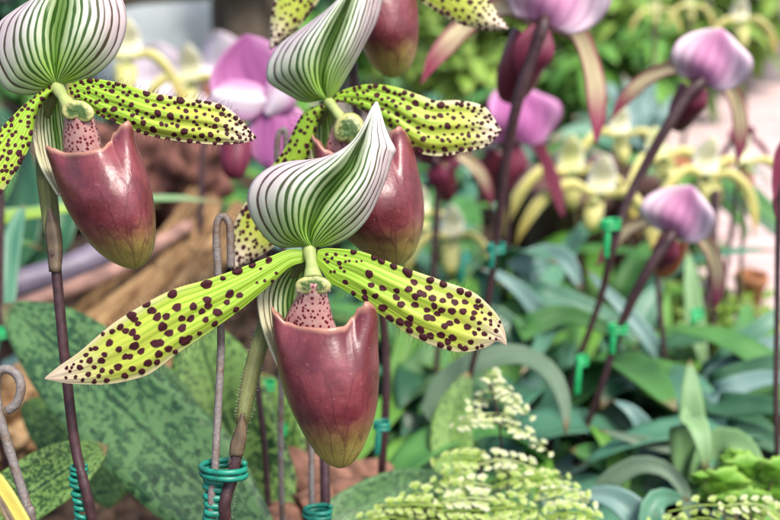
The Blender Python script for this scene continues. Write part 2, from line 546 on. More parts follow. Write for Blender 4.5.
# ---- A: the orchid in front, middle
dA = .300
A = thing('slipper_orchid', ground_under(224, 528, dA), 'nearest slipper orchid, whole flower with both long spotted petals spread', 'orchid', G_NEAR)
blade('dorsal_sepal',
      [(309, 246), (278, 246), (262, 233), (251, 215), (248, 197), (254, 181), (270, 168), (291, 162), (319, 160), (339, 156.5), (353, 146), (363, 128), (370, 112), (376.5, 102)],
      [(316, 246), (331, 245), (347, 238), (360, 227), (369, 215), (377, 199), (385, 180), (389.5, 165), (393, 155), (395, 150), (390, 140), (385.5, 130), (381, 115), (377, 102)],
      dA, hood(34, 20, 13),
      M['sepal'], A, Mid=[(312, 247), (309, 236), (312, 222), (321, 203), (335, 184), (348, 168), (358, 148), (368, 124), (376.7, 102)], nt=90, ns=60)
zr = lambda L, ox, oy, sc: [(ox + a / sc, oy + b / sc, r / sc) for a, b, r in L]
spA_R = zr([(97,48,11),(183,70,13),(212,83,15),(262,107,13),(318,128,20),(322,140,17),(162,140,18),(170,186,14),(217,198,16),(275,207,13),(143,212,13),(147,236,14),(187,229,13),(272,236,16),(292,265,16),(349,266,17),(220,276,18),(245,322,16),(290,334,17),(330,320,16),(323,342,17),(327,370,12),(371,366,18),(385,397,16),(413,391,15),(456,388,17),(502,400,18),(483,415,14),(454,430,12),(490,443,9),(533,433,10),(553,443,12),(577,417,13),(604,440,6),(622,432,7),(345,175,17),(323,203,15),(405,198,16),(412,165,14),(370,220,17),(350,232,15),(385,225,13),(420,240,16),(428,270,14),(398,287,14),(400,318,17),(418,322,15),(440,302,14),(458,287,15),(462,250,13),(490,230,16),(511,257,16),(500,291,16),(553,255,14),(545,293,15),(535,210,14),(568,222,13),(465,180,15),(520,333,13),(490,342,15),(470,353,15),(563,356,17),(592,383,11),(610,365,9),(632,385,12),(585,320,12),(590,300,13),(600,275,14),(620,270,9),(608,250,10),(635,325,8),(657,332,8),(655,303,9),(622,298,6),(612,340,9),(658,347,7),(690,352,6),(680,372,9),(655,403,5),(680,405,4),(700,335,5),(10,75,6),(25,60,8),(40,95,10),(65,65,5),(65,90,6),(80,88,6),(45,115,7),(60,130,7),(20,130,6),(5,130,5),(65,172,12),(97,218,8),(-12,60,7),(-8,90,8),(-20,80,6),(110,90,5),(130,88,5)], 330, 240, 4.105)
pA_R = blade('petal',
      [(318, 250), (330, 248.5), (361, 252), (393, 264), (413, 271), (444.5, 282), (471, 291.5), (486, 303), (498, 317), (504, 331), (506.5, 345)],
      [(316, 262), (330, 281), (345, 290), (362, 301), (376, 311), (389, 320), (410, 335), (439.6, 347.5), (464, 352), (486, 346.5), (496, 341), (506, 345)],
      dA, lambda t, s: 2 + 26 * np.sin(np.pi * t * .8) - 12 * t + 7 * (1 - s ** 2) * np.sin(np.pi * t) - 1.6 * np.sin(9 * s + 1) * np.sin(np.pi * t) * (s < .6),
      M['petal'], A, nt=360, ns=130, spots=spA_R)
margin_hair(pA_R[0], pA_R[1], pA_R[2], dA, 1, 75, 8)
spA_L = zr([(621,158,9),(578,168,9),(540,185,12),(502,204,6),(460,220,14),(371,245,12),(383,280,13),(425,277,11),(461,260,11),(463,275,11),(447,289,10),(395,307,10),(418,308,11),(519,244,12),(512,266,9),(545,248,9),(535,283,8),(487,292,12),(457,311,8),(480,320,8),(303,270,10),(318,288,12),(265,300,11),(272,310,10),(282,322,9),(332,305,12),(355,303,10),(345,329,14),(362,346,12),(396,333,12),(328,373,14),(338,372,12),(400,365,14),(413,357,9),(360,386,10),(335,400,11),(236,331,9),(250,341,10),(268,345,11),(278,357,9),(272,379,13),(290,393,10),(208,372,11),(232,388,9),(249,407,10),(260,407,10),(215,342,7),(190,348,4),(172,386,8),(160,388,6),(147,403,7),(195,402,8),(187,417,10),(157,417,9),(131,435,8),(135,420,5),(168,434,7),(189,443,8),(230,434,11),(213,446,7),(267,438,9),(291,444,9),(307,423,11),(247,455,9),(330,420,8),(153,453,8),(180,457,6),(200,467,7),(168,470,6),(138,467,5),(120,460,5),(97,437,5),(95,462,4),(105,445,4),(115,428,4),(378,394,6),(110,436,4),(440,345,6),(610,210,4),(640,190,4),(600,180,4),(590,215,4),(630,210,3)], 30, 200, 2.6)
pA_L = blade('petal',
      [(306, 250), (290, 249.5), (268.5, 257.5), (241.5, 268), (207, 280), (176, 289), (149, 302), (114.6, 323), (80, 352), (60, 366), (45, 378)],
      [(304, 262), (291, 266), (281, 274), (261, 292), (238, 311), (207, 333), (176, 354), (158, 368), (141.5, 377), (107, 384), (70, 383), (45.5, 379)],
      dA, lambda t, s: 2 + 30 * np.sin(np.pi * t * .75) - 6 * t + 6 * (1 - s ** 2) * np.sin(np.pi * t) - 1.4 * np.sin(8 * s) * np.sin(np.pi * t),
      M['petal'], A, nt=380, ns=120, spots=spA_L)
margin_hair(pA_L[0], pA_L[1], pA_L[2], dA, 2, 85, 8)
blade('synsepal', [(302, 256), (280, 264), (264, 278), (258, 296), (260, 318), (266, 338), (276, 362), (292, 392)],
      [(310, 258), (318, 275), (322, 300), (322, 330), (316, 360), (306, 380), (293, 393)],
      dA, lambda t, s: -6 - 22 * np.sin(np.pi * t * .9) * (1 - .9 * s ** 2), M['synsepal'], A)
pouch(A, dA, [(272, 300), (273.5, 312), (276, 340), (281, 372), (289, 399), (301, 425), (315, 448), (327, 461), (339, 466.4)],
      [(366, 300), (372, 306), (376.5, 322), (376, 345), (377, 374), (374, 410), (364, 441), (355, 457), (347, 464.5), (339, 466.4)],
      [(0, 310), (25, 302), (42, 307), (58, 317), (72, 326), (90, 328.5), (115, 327), (140, 321), (160, 312), (180, 307), (205, 312), (230, 325), (270, 333), (310, 330), (340, 318)])
tube('column', [fp(309, 249, dA, 0), fp(311, 262, dA, 10), fp(313, 279, dA, 18)], [.0024, .0017, .0032], M['column'], A, n=14)
stam = dome('staminode', 313, 286, 17.5, 9.5, dA, 23, 3, 'staminode', A, .5)
blade('pouch_lobe', [(305, 283), (298, 296), (287, 316), (280, 336)], [(322, 284), (328, 300), (332, 318), (340, 338)],
      dA, lambda t, s: 12 - 12 * t + 15 * (1 - s ** 2) ** .7, M['lobe'], A, nt=20, ns=20)
ovA = tube('ovary', [fp(305, 258, dA, -10), fp(282, 292, dA, -34), fp(262, 338, dA, -32), (fp(249, 385, dA, -20)), fp(242, 424, dA, -6)], [.0022, .0027, .0030, .0028, .0020], M['ovary'], A, n=24, sides=16)
stA = stem_run(A, [(243, 420, dA * 1.015), (238, 448), (231, 485), (225, 522)], dA, [5.4, 6.6, 6.2, 6, 6, 6])
blade('bract', [(230, 456), (231, 444), (236, 430), (242, 414)], [(242, 456), (245, 444), (246, 430), (243, 413)], dA, lambda t, s: 6.9 - 2 * t - 4.5 * s ** 2, M['bract'], stA, nt=16, ns=9)

def fuzz(parent_obj, px, d, rpx, n, seed, ln=3.2, w=0):
    rr = random.Random(seed)
    c = catmull(px, 60)
    geos = []
    for k in range(n):
        i = rr.randrange(1, 59)
        p = c[i]; tg = c[min(i + 1, 59)] - c[i - 1]; tg = tg[:2] / (np.linalg.norm(tg[:2]) + 1e-6)
        nx, ny = -tg[1], tg[0]
        a = rr.uniform(0, math.pi) ; q = math.cos(a); dw = math.sin(a)
        r0 = rpx * .9; le = ln * rr.uniform(.5, 1.2); sl = rr.uniform(-.4, .6) * le
        w0 = (p[2] if len(p) > 2 else w)
        p0 = fp(p[0] + nx * q * r0, p[1] + ny * q * r0, d, w0 + dw * r0)
        p1 = fp(p[0] + nx * q * (r0 + le) + tg[0] * sl, p[1] + ny * q * (r0 + le) + tg[1] * sl, d, w0 + dw * (r0 + le))
        v, f, _ = tube_geo([p0, p1], [.00006, .00002], 3)
        geos.append((v, f))
    V, F = merge(geos)
    return mesh('fuzz', V, F, M['palehair'], parent_obj)
M['palehair'] = m_plain('pale_hair', (.42, .34, .28), .6)
fuzz(ovA, [(305, 258, -10), (282, 292, -34), (262, 338, -32), (249, 385, -20), (242, 424, -6)], dA, 9, 420, 1)
fuzz(stam, [(298, 287, 24), (306, 292, 26), (313, 291, 27), (320, 292, 26), (329, 287, 24)], dA, 3, 160, 9, 3.0)
fuzz(stA, [(243, 420, -4), (238, 448, 0), (231, 485, 0), (225, 522, 0)], dA, 6, 320, 2, 2.6)

# ---- B: behind and above A
dB = .353
B = thing('slipper_orchid', ground_under(326, 522, dB + .02), 'slipper orchid whose pouch is half covered by the striped sepal in front', 'orchid', G_NEAR)
blade('dorsal_sepal',
      [(324, 99), (304, 101.5), (284, 92), (269, 82), (267, 70), (271, 58), (281, 44), (299, 31), (321, 15), (337, 3), (352, -14), (362, -34), (370, -50)],
      [(330, 99), (338, 90), (351, 68), (363, 46), (376, 21), (383, -2), (389, -14), (386, -25), (379, -38), (371, -50)],
      dB, hood(28, 18, 12),
      M['sepal'], B, Mid=[(327, 100), (322, 86), (322, 70), (327, 52), (335, 32), (344, 10), (356, -16), (370.5, -50)], nt=90, ns=60)
pB = blade('petal', [(334, 97), (342, 91), (367, 85), (393, 87), (418, 95), (436, 101), (460, 101), (482, 106), (493, 118), (501, 131)],
      [(332, 102), (346, 103), (367, 113), (389, 128), (406, 144), (423, 154), (444, 156), (465, 152), (486, 146), (501, 132)],
      dB, lambda t, s: 1 + 16 * np.sin(np.pi * t * .8) + 6 * (1 - s ** 2) * np.sin(np.pi * t) - 1.5 * np.sin(9 * s) * np.sin(np.pi * t), M['petal_pale'], B, nt=320, ns=120, rnd=11)
margin_hair(pB[0], pB[1], pB[2], dB, 3, 70, 8)
pBl = blade('petal', [(322, 104), (305, 112), (294, 130), (286, 148), (268, 172), (248, 200), (236, 222), (232, 245), (234, 268)],
      [(326, 108), (318, 120), (313, 140), (308, 158), (300, 190), (289, 222), (277, 243), (256, 258), (235, 269)],
      dB, lambda t, s: -1 - 22 * np.sin(np.pi * t * .5) + 6 * (1 - s ** 2), M['petal_pale'], B, nt=300, ns=90, rnd=12)
margin_hair(pBl[0], pBl[1], pBl[2], dB, 4, 60, 9)
blade('synsepal', [(322, 104), (306, 112), (300, 135), (302, 160), (312, 190), (335, 225)], [(330, 104), (345, 120), (352, 150), (352, 190), (336, 226)],
      dB, lambda t, s: -8 - 22 * np.sin(np.pi * t * .9) * (1 - .9 * s ** 2), M['synsepal'], B)
pouch(B, dB, [(312, 130), (314, 140), (316, 165), (320, 190), (330, 215), (348, 237), (370, 255), (385, 262), (396, 264.5)],
      [(398, 122), (404, 130), (411, 148), (417, 172), (422, 200), (421.5, 225), (415, 247), (407, 259), (396, 264.5)],
      [(0, 142), (25, 126), (42, 130), (58, 146), (75, 156), (90, 158), (115, 158), (140, 150), (160, 140), (180, 134), (205, 140), (230, 152), (270, 162), (310, 158), (340, 148)])
tube('column', [fp(328, 101, dB, 0), fp(335, 110, dB, 9), fp(344, 122, dB, 16)], [.0021, .0018, .0024], M['column'], B, n=14)
dome('staminode', 349, 130, 15, 17, dB, 17, 7, 'staminode', B, .3, .25)
blade('pouch_lobe', [(336, 120), (330, 135), (326, 150), (328, 166)], [(364, 122), (370, 136), (372, 152), (372, 166)], dB, lambda t, s: 13 - 12 * t + 7 * (1 - s ** 2), M['lobe'], B, nt=20, ns=20)
tube('ovary', [fp(325, 104, dB, -10), fp(318, 140, dB, -36), fp(314, 190, dB, -42), fp(315, 240, dB, -40)], [.0022, .0028, .003, .0021], M['ovary'], B, n=20, sides=14)
stem_run(B, [(315, 238, dB * 1.05), (319, 330, dB * 1.07), (324, 440, dB * 1.07), (326, 522, dB * 1.06)], dB, [5.6, 5.4, 5.4, 5.4, 5.4])

# ---- C: at the left edge
dC = .306
Cc = thing('slipper_orchid', ground_under(93, 524, dC), 'slipper orchid at the left edge with wide striped fan sepal and pouch leaning right', 'orchid', G_NEAR)
blade('dorsal_sepal',
      [(53, 83), (36, 94), (12, 92), (0, 81), (-8, 62), (-8, 42), (-1, 24), (16, 10), (34, -1), (50, -18), (62, -40), (69, -62)],
      [(59, 83), (72, 82), (84, 80), (99, 72), (114, 57), (123, 38), (126, 19), (122, 0), (110, -18), (95, -36), (80, -50), (70, -62)],
      dC, hood(22, 22, 5),
      M['sepal'], Cc, Mid=[(56, 84), (55, 60), (57, 34), (62, 4), (66, -30), (69.5, -62)], nt=90, ns=60)
pC = blade('petal', [(72, 84), (80, 81), (96, 79.5), (123, 84.5), (154, 94), (192, 99.5), (223, 106), (242, 122), (256, 138)],
      [(68, 92), (84, 104), (96, 114), (112, 121), (127, 127), (147, 135), (173, 140.5), (215, 144.5), (243, 143), (256, 138.5)],
      dC, lambda t, s: 1 + 18 * np.sin(np.pi * t * .8) + 6 * (1 - s ** 2) * np.sin(np.pi * t) - 1.5 * np.sin(9 * s) * np.sin(np.pi * t), M['petal'], Cc, nt=320, ns=120, rnd=21)
margin_hair(pC[0], pC[1], pC[2], dC, 5, 75, 8)
pCl = blade('petal', [(52, 86), (40, 93), (23, 107), (0, 130), (-22, 152), (-48, 190), (-62, 225), (-70, 250)],
      [(52, 92), (40, 106), (34, 120), (29, 146), (15, 173), (-5, 200), (-35, 232), (-69, 251)],
      dC, lambda t, s: 1 + 24 * np.sin(np.pi * t * .6) + 6 * (1 - s ** 2), M['petal'], Cc, nt=280, ns=100, rnd=22)
margin_hair(pCl[0], pCl[1], pCl[2], dC, 6, 60, 9)
blade('synsepal', [(52, 90), (40, 98), (33, 115), (33, 138), (40, 165), (58, 195)], [(60, 90), (74, 110), (82, 140), (78, 170), (59, 196)],
      dC, lambda t, s: -6 - 20 * np.sin(np.pi * t * .9) * (1 - .9 * s ** 2), M['synsepal'], Cc)
pouch(Cc, dC, [(46, 138), (48, 150), (52, 163), (58, 182), (67, 205), (80, 227), (95, 246), (110, 258), (124, 265), (134, 267)],
      [(126, 118), (131, 127), (134, 144), (142, 165), (149, 188), (153, 212), (153.5, 235), (150, 252), (143, 263), (134, 267)],
      [(0, 134), (20, 122), (35, 124), (50, 132), (64, 142), (80, 149), (100, 152), (125, 152), (150, 148), (170, 145), (190, 146), (215, 152), (240, 156), (270, 158), (310, 152), (340, 142)])
tube('column', [fp(57, 87, dC, 0), fp(63, 97, dC, 10), fp(72, 110, dC, 17)], [.0024, .0017, .0030], M['column'], Cc, n=14)
dome('staminode', 78, 112, 16, 11, dC, 23, 3, 'staminode', Cc, .5, .2)
blade('pouch_lobe', [(66, 114), (64, 130), (64, 148), (66, 160)], [(92, 114), (97, 130), (101, 146), (103, 160)], dC, lambda t, s: 10 - 10 * t + 15 * (1 - s ** 2) ** .7, M['lobe'], Cc, nt=20, ns=20)
tube('ovary', [fp(53, 92, dC, -10), fp(45, 125, dC, -28), fp(45, 165, dC, -28), fp(50, 210, dC, -18), fp(55, 258, dC, -4)], [.0022, .0028, .0030, .0029, .0021], M['ovary'], Cc, n=24, sides=16)
stC = stem_run(Cc, [(55, 254), (60, 310), (67, 380), (76, 450), (93, 524)], dC, [5, 5, 5, 5.2, 5.6, 6])
blade('bract', [(50, 272), (48, 252), (46, 228), (49, 208)], [(60, 272), (62, 252), (60, 228), (50, 207)], dC, lambda t, s: 7 - 12 * t - 5 * s ** 2, M['bract'], stC, nt=16, ns=9)

# ---- D: behind B, cut by the top of the picture
dD = .405
Dd = thing('slipper_orchid', ground_under(383, 470, dD + .03), 'slipper orchid cut by the top edge, pouch and spotted petal tips hanging above the others', 'orchid', G_NEAR)
tr = lambda L: [(392 + (x - 339) * .82 - 4, 76 + (y - 466) * .82) for x, y in L]
blade('dorsal_sepal', tr([(309, 246), (278, 246), (262, 233), (251, 215), (248, 197), (254, 181), (270, 168), (291, 162), (319, 160), (339, 152), (352, 130), (360, 108)]),
      tr([(316, 246), (331, 245), (347, 238), (360, 227), (369, 215), (377, 199), (385, 180), (389.5, 165), (390, 150), (380, 130), (361, 108)]),
      dD, hood(24, 18, 10), M['sepal'], Dd, nt=60, ns=40)
pD = blade('petal', [(378, -104), (400, -95), (430, -64), (460, -34), (482, -10), (496, 12), (508, 28)], [(372, -98), (384, -62), (402, -24), (420, 0), (438, 12), (458, 23), (485, 30), (507, 29)],
      dD, lambda t, s: 1 + 14 * np.sin(np.pi * t * .8) + 6 * (1 - s ** 2), M['petal_pale'], Dd, nt=300, ns=100, rnd=31)
margin_hair(pD[0], pD[1], pD[2], dD, 7, 50, 7)
pDl = blade('petal', [(362, -104), (330, -84), (296, -44), (280, -12), (272, 14), (270, 48)], [(364, -96), (352, -60), (334, -26), (316, 4), (296, 30), (271, 49)],
      dD, lambda t, s: 1 + 10 * np.sin(np.pi * t * .8) + 6 * (1 - s ** 2), M['petal_pale'], Dd, nt=260, ns=90, rnd=32)
pouch(Dd, dD, [(338, -56), (340, -40), (344, -10), (352, 20), (363, 46), (374, 64), (384, 73), (392, 76.5)],
      [(408, -56), (412, -40), (414, -12), (417, 22), (415, 50), (409, 66), (401, 74), (392, 76.5)],
      [(0, -50), (25, -58), (45, -50), (70, -36), (90, -34), (115, -36), (140, -42), (160, -48), (180, -52), (205, -46), (230, -36), (270, -30), (310, -34), (340, -44)])
tube('column', [fp(368, -104, dD, 0), fp(370, -92, dD, 10), fp(372, -76, dD, 16)], [.0021, .0018, .0024], M['column'], Dd, n=12)
dome('staminode', 372, -72, 15, 9, dD, 17, 6, 'staminode', Dd, .3)
tube('ovary', [fp(366, -100, dD, -10), fp(356, -60, dD, -36), fp(350, 0, dD, -40), fp(352, 60, dD, -34)], [.0024, .003, .0032, .0022], M['ovary'], Dd, n=20, sides=14)
stem_run(Dd, [(352, 58, dD * 1.04), (366, 200, dD * 1.07), (384, 330, dD * 1.13), (386, 400, dD * 1.14), (382, 470, dD * 1.16)], dD, [5, 5, 5, 5, 5])

# ------------------------------------------------------------------ stakes and ties near the camera
def stake(label, px, d, r, group='bent wire stakes', ground=True):
    pts = [fp(p[0], p[1], d, p[2] if len(p) > 2 else 0) for p in px]
    q = pts[-1]
    base = Vector((q.x, q.y, 0))
    pts += [Vector((q.x, q.y, q.z * .5)), Vector((q.x, q.y + .002, -.004))]
    c = catmull(pts, 260)
    V, F, uv = tube_geo(c, [r * K * d], 10)
    o = mesh('wire_stake', V, F, M['rod'], None, uv=uv, origin=base)
    return tag(o, label, 'plant stake', group)

stake('grey wire stake with bent loop top beside the nearest orchid', [(231, 268, -22), (230.5, 240, -22), (229.5, 224, -22), (224, 216, -22), (218, 221, -22), (216.5, 240, -22), (219, 290, -22), (221, 345, -18), (218, 410, -8), (215, 470, 0), (212, 524, 0)], dA, 4.0)
stake('grey wire stake with hooked top at the left edge under the spotted petal', [(7, 411), (16, 404), (21, 389), (17, 375), (6, 369), (-3, 375), (-4, 395), (2, 425), (14, 465), (29, 512), (33, 528)], .29, 4.6)
stake('thin grey wire stake passing under the nearest pouch', [(310, 290, 0), (311, 380, 0), (311.5, 450, 0), (312, 524, 0)], .37, 3.0)
stake('short grey wire stake tip in front of the magenta petals', [(277, 200, 0), (277, 150, 0), (279, 134, 0), (283, 130, 0), (286, 136, 0), (284, 200, 0), (282, 330, 0), (281, 470, 0)], .40, 3.0)

def tie(label, px, py, d, rx, ry, coil=None, mat='tie', group='green plastic plant ties', turns=2.1, w=0, thick=2.2, coilr=6):
    base = fp(px, py, d, w)
    t = thing('plant_tie', base, label, 'plant tie', group)
    pts = []
    for k in range(int(turns * 24) + 1):
        a = 2 * math.pi * k / 24
        wv = 1 + .07 * math.sin(k * .29 + py)
        pts.append(fp(px + rx * wv * math.cos(a), py - ry * wv * math.sin(a) + .5 * math.sin(k * .2) + (k / 24 - turns / 2) * thick * 2.0, d, w - rx * .8 * math.sin(a)))
    tube('loop', pts, [thick * K * d], M[mat], t, n=len(pts), sides=8)
    if coil:
        pts = []
        n = int(coil[2] * 16)
        for k in range(n + 1):
            a = 2 * math.pi * k / 16
            f = k / n
            cw = coilr * (1 + .26 * math.sin(k * .37 + px) + .12 * math.sin(k * 1.1))
            pts.append(fp(px + coil[0] * f + coil[3] * (1 - f) + cw * math.cos(a), py + 4 + coil[1] * (f + .02 * math.sin(k * .21)) - coilr * .3 * math.sin(a), d, w - coilr * .8 * math.sin(a)))
        V, F, uv = tube_geo(pts, [thick * 1.25 * K * d], 8)
        mesh('coil', V, F, M[mat], t, uv=uv)
    return t

tie('teal plastic tie looped round stake and stem of the nearest orchid', 224, 470, dA, 22, 5.2, (-13, 56, 7, -8), w=0, thick=3.0, coilr=7.5)
tie('teal plastic tie round the dark stem of the left orchid', 79, 470, dC, 7.5, 2, (2, 50, 7, -3), w=0, thick=2.1, coilr=5)
tie('green plastic tie on the stems below the nearest pouch', 318, 512, .355, 13, 3.5, (0, 22, 3, 0), w=0, thick=2.4)

# ------------------------------------------------------------------ setting: ground, paving
g = G('mulch_ground')
ob = g.obj()
n1 = g.noise(ob, 14, 6, .65); n2 = g.voro(ob, 60)
c = g.mix(g.sm(n1, .35, .65), (.018, .013, .009), (.075, .05, .034))
c = g.mix(g.sm(n2, .1, .5, .4, 0), c, (.15, .10, .065))
g.bump(g.math('ADD', n1, g.math('MULTIPLY', n2, .8)), .9, .01)
M['mulch'] = g.fin(c, .85, .2)
g = G('pink_brick_paving')
br = g.node('ShaderNodeTexBrick')
g._in(br.inputs['Vector'], g.obj())
br.inputs['Scale'].default_value = 5.5
br.inputs['Color1'].default_value = (.53, .40, .38, 1); br.inputs['Color2'].default_value = (.46, .34, .325, 1); br.inputs['Mortar'].default_value = (.30, .23, .22, 1)
br.inputs['Mortar Size'].default_value = .018
n1 = g.noise(g.obj(), 30, 5)
c = g.mix(g.sm(n1, .3, .7, .0, .35), br.outputs[0], (.62, .50, .48))
g.bump(br.outputs['Fac'], -.4, .004)
M['paving'] = g.fin(c, .8, .2)
g = G('pale_stone')
n1 = g.noise(g.obj(), 9, 6, .6)
c = g.mix(g.sm(n1, .35, .65), (.46, .51, .50), (.66, .69, .68))
g.bump(g.noise(g.obj(), 40, 6), .5, .006)
M['stone'] = g.fin(c, .8, .2)
g = G('grey_step')
n1 = g.noise(g.obj(), 25, 6, .6)
c = g.mix(g.sm(n1, .35, .65), (.22, .20, .20), (.33, .30, .30))
g.bump(n1, .5, .006)
M['step'] = g.fin(c, .8, .2)
def m_wood(name, a, b, dark, sc=1.0):
    g = G(name)
    uv, u, v = g.uv()
    n = g.noise(g.scale(uv, (9 * sc, 1.3, 1)), 2.2, 6, .65, .6)
    n2 = g.noise(g.obj(), 60, 5)
    c = g.mix(g.sm(n, .35, .62), a, b)
    c = g.mix(g.sm(n2, .56, .70, 0, .8), c, dark)
    g.bump(g.math('ADD', n, g.math('MULTIPLY', n2, .6)), .9, .006)
    return g.fin(c, .75, .2)
M['driftwood'] = m_wood('driftwood', (.15, .075, .032), (.40, .26, .13), (.03, .016, .010))
M['bark'] = m_wood('trunk_bark', (.06, .045, .035), (.12, .09, .065), (.03, .022, .018))
M['pole_pink'] = m_plain('faded_pink_pole', (.30, .17, .135), .75, .5, 60)
M['pipe'] = m_plain('mauve_grey_pipe', (.15, .125, .17), .45, .2, 60)
M['pot'] = m_plain('dark_brown_pot', (.12, .062, .054), .5, .3, 40)
M['terracotta'] = m_plain('terracotta', (.40, .17, .075), .7, .25, 50)
M['rock'] = m_plain('red_brown_rock', (.12, .052, .04), .85, .6, 55, .2, 0, .9)
M['chip'] = m_plain('bark_chip', (.19, .095, .065), .8, .5, 90, .2, 0, .8)
M['chipsmall'] = m_plain('bark_chip_small', (.065, .038, .026), .85, .6, 30, .2)

def stage(o, kind='structure'): o['kind'] = kind; return o

# ground: one sheet, gently uneven near the camera
V, F, n = [], [], 90
def gz(x, y): return .012 * noise.noise(Vector((x * 3, y * 3, 0))) * max(0, 1 - math.hypot(x, y - 1) / 3) - .008
ax = np.sign(np.linspace(-1, 1, n)) * (np.abs(np.linspace(-1, 1, n)) ** 3) * 80
V = [(x, y + .8, gz(x, y + .8)) for y in ax for x in ax]
stage(mesh('ground', V, grid_faces(n, n), M['mulch']))

def slab(name, poly, z0, z1, mat):
    n = len(poly)
    V = [(x, y, z1) for x, y in poly] + [(x, y, z0) for x, y in poly]
    F = [tuple(range(n)), tuple(range(2 * n - 1, n - 1, -1))] + [(i, n + i, n + (i + 1) % n, (i + 1) % n) for i in range(n)]
    o = mesh(name, V, F, M[mat], smooth=False)
    b = o.modifiers.new('edge', 'BEVEL'); b.width = .004; b.segments = 2; b.limit_method = 'ANGLE'
    return o
stage(slab('path', [(.30, .62), (1.5, .40), (1.5, 2.02), (-.25, 2.02), (-.25, 1.52), (.30, 1.40)], -.05, .006, 'paving'))
stage(slab('kerb', [(.285, .60), (.298, .60), (.298, 1.385), (-.25, 1.505), (-.25, 1.485), (.285, 1.37)], -.05, .022, 'step'))
stage(slab('step', [(.55, 2.03), (1.8, 2.03), (1.8, 2.6), (.55, 2.6)], -.05, .10, 'step'))
stage(slab('path', [(.55, 2.61), (1.8, 2.61), (1.8, 4.2), (-1.5, 4.2), (-1.5, 3.6), (.55, 3.4)], -.05, .16, 'paving'))

# pale stone block and tree trunk far left
def rock(name, c, r, mat, label, cat, seed, sub=4, amp=.25, fr=2.0, group=None):
    import bmesh
    bm = bmesh.new()
    bmesh.ops.create_icosphere(bm, subdivisions=sub, radius=1)
    V = []
    for v in bm.verts:
        p = v.co
        k = 1 + amp * noise.fractal(p * fr + Vector((seed, 0, 0)), 1, 2, 4)
        V.append(Vector(c) + Vector((p.x * r[0] * k, p.y * r[1] * k, p.z * r[2] * k)))
    F = [tuple(v.index for v in f.verts) for f in bm.faces]
    bm.free()
    o = mesh(name, V, F, M[mat], origin=(c[0], c[1], 0))
    return tag(o, label, cat, group)
q = P(160, 42, 1.75)
rock('stone_block', (q.x, q.y, .11), (.135, .08, .16), 'stone', 'pale grey green stone block behind the left pink blossom', 'stone', 3, 4, .10, 1.2)
q = P(243, 30, 1.6)
t = thing('tree', (q.x, q.y, 0), 'dark tree trunk at the upper left behind the magenta petals', 'tree')
tube('trunk', [(q.x, q.y, -.02), (q.x + .005, q.y, .3), (q.x - .01, q.y + .02, 1.0), (q.x, q.y, 2.2)], [.060, .050, .046, .03], M['bark'], t, n=40, sides=20)
V, F = [], []
for k in range(1500):
    a, b, r = rng.uniform(0, 6.28), rng.gauss(0, .45), rng.uniform(.1, .8)
    p = Vector((q.x + math.cos(a) * r, q.y + .2 + math.sin(a) * r, 2.5 + b * .6))
    u = Vector((rng.gauss(0, 1), rng.gauss(0, 1), rng.gauss(0, .4))).normalized() * .05
    w = u.orthogonal().normalized() * .02
    i = len(V); V += [p - u, p + w, p + u, p - w]; F.append((i, i + 1, i + 2, i + 3))
M['green'] = m_leaf('leaf_green', (0.04, 0.15, 0.035), (0.13, 0.33, 0.075), 0, 60)
mesh('crown', V, F, M['green'], t, uv=[(.5, .5)] * len(V), smooth=False)
a, b = P(105, 4, 1.45), P(200, -8, 1.5)
tag(tube('fallen_branch', [a + Vector((-.25, 0, -.09)), a, b, b + Vector((.25, .05, .02))], [.013, .013, .012, .010], M['bark'], n=20, origin=a), 'dark brown branch crossing above the pale stone block', 'branch')

# ------------------------------------------------------------------ driftwood, pipes, bark
def log(name, pts, radii, mat, label, cat, seed, rough=.25, sides=80, n=150, fr=10):
    c = catmull(pts, n)
    V, F, uv = tube_geo(c, radii, sides)
    V2 = []
    for i, v in enumerate(V):
        cc = Vector(c[min(i // sides, n - 1)])
        dr = v - cc
        a = (i % sides) / sides * 6.283
        k = 1 + rough * (noise.noise(Vector((math.cos(a) * 2.4, math.sin(a) * 2.4, (i // sides) / n * 2.2 + seed))) + .6 * noise.noise(Vector((math.cos(a) * 6, math.sin(a) * 6, (i // sides) / n * 4 + seed))))
        rg = abs(noise.noise(Vector((math.cos(a) * 4.2, math.sin(a) * 4.2, (i // sides) / n * 1.7 + seed * 3)))) + .5 * abs(noise.noise(Vector((math.cos(a) * 11, math.sin(a) * 11, (i // sides) / n * 5 + seed * 5))))
        V2.append(cc + dr * (k + .12 - .75 * max(0, .22 - rg) / .22 * rough * 1.6))
    return tag(mesh(name, V2, F, M[mat], uv=[(u, v * 3) for u, v in uv], origin=pts[0]), label, cat)
log('driftwood_log', [P(-10, 412, .64), P(50, 378, .66), P(110, 326, .68), P(160, 282, .70), P(198, 235, .73), P(214, 200, .75)], [.014, .017, .016, .014, .012, .006], 'driftwood', 'weathered tan driftwood log rising behind the left orchid stem', 'driftwood', 1, .5)
log('driftwood_branch', [P(100, 372, .60), P(150, 330, .62), P(196, 280, .655), P(228, 232, .69), P(238, 205, .71)], [.006, .012, .0095, .008, .004], 'driftwood', 'thin ridged driftwood piece leaning beside the thicker tan log', 'driftwood', 5, .55)
log('driftwood_branch', [P(60, 330, .70), P(105, 300, .71), P(150, 262, .73), P(182, 222, .75), P(196, 190, .77)], [.006, .010, .010, .008, .004], 'driftwood', 'splintered driftwood strand above the thicker tan log', 'driftwood', 8, .6)
log('driftwood_branch', [P(120, 395, .585), P(165, 362, .60), P(205, 318, .62), P(232, 290, .64)], [.004, .0075, .007, .003], 'driftwood', 'small driftwood splinter under the long left spotted petal', 'driftwood', 12, .6)
log('root_lump', [P(-20, 455, .56), P(20, 425, .57), P(60, 400, .585), P(85, 385, .60)], [.02, .024, .018, .008], 'driftwood', 'brown lump of old wood low at the left edge', 'driftwood', 9, .5)
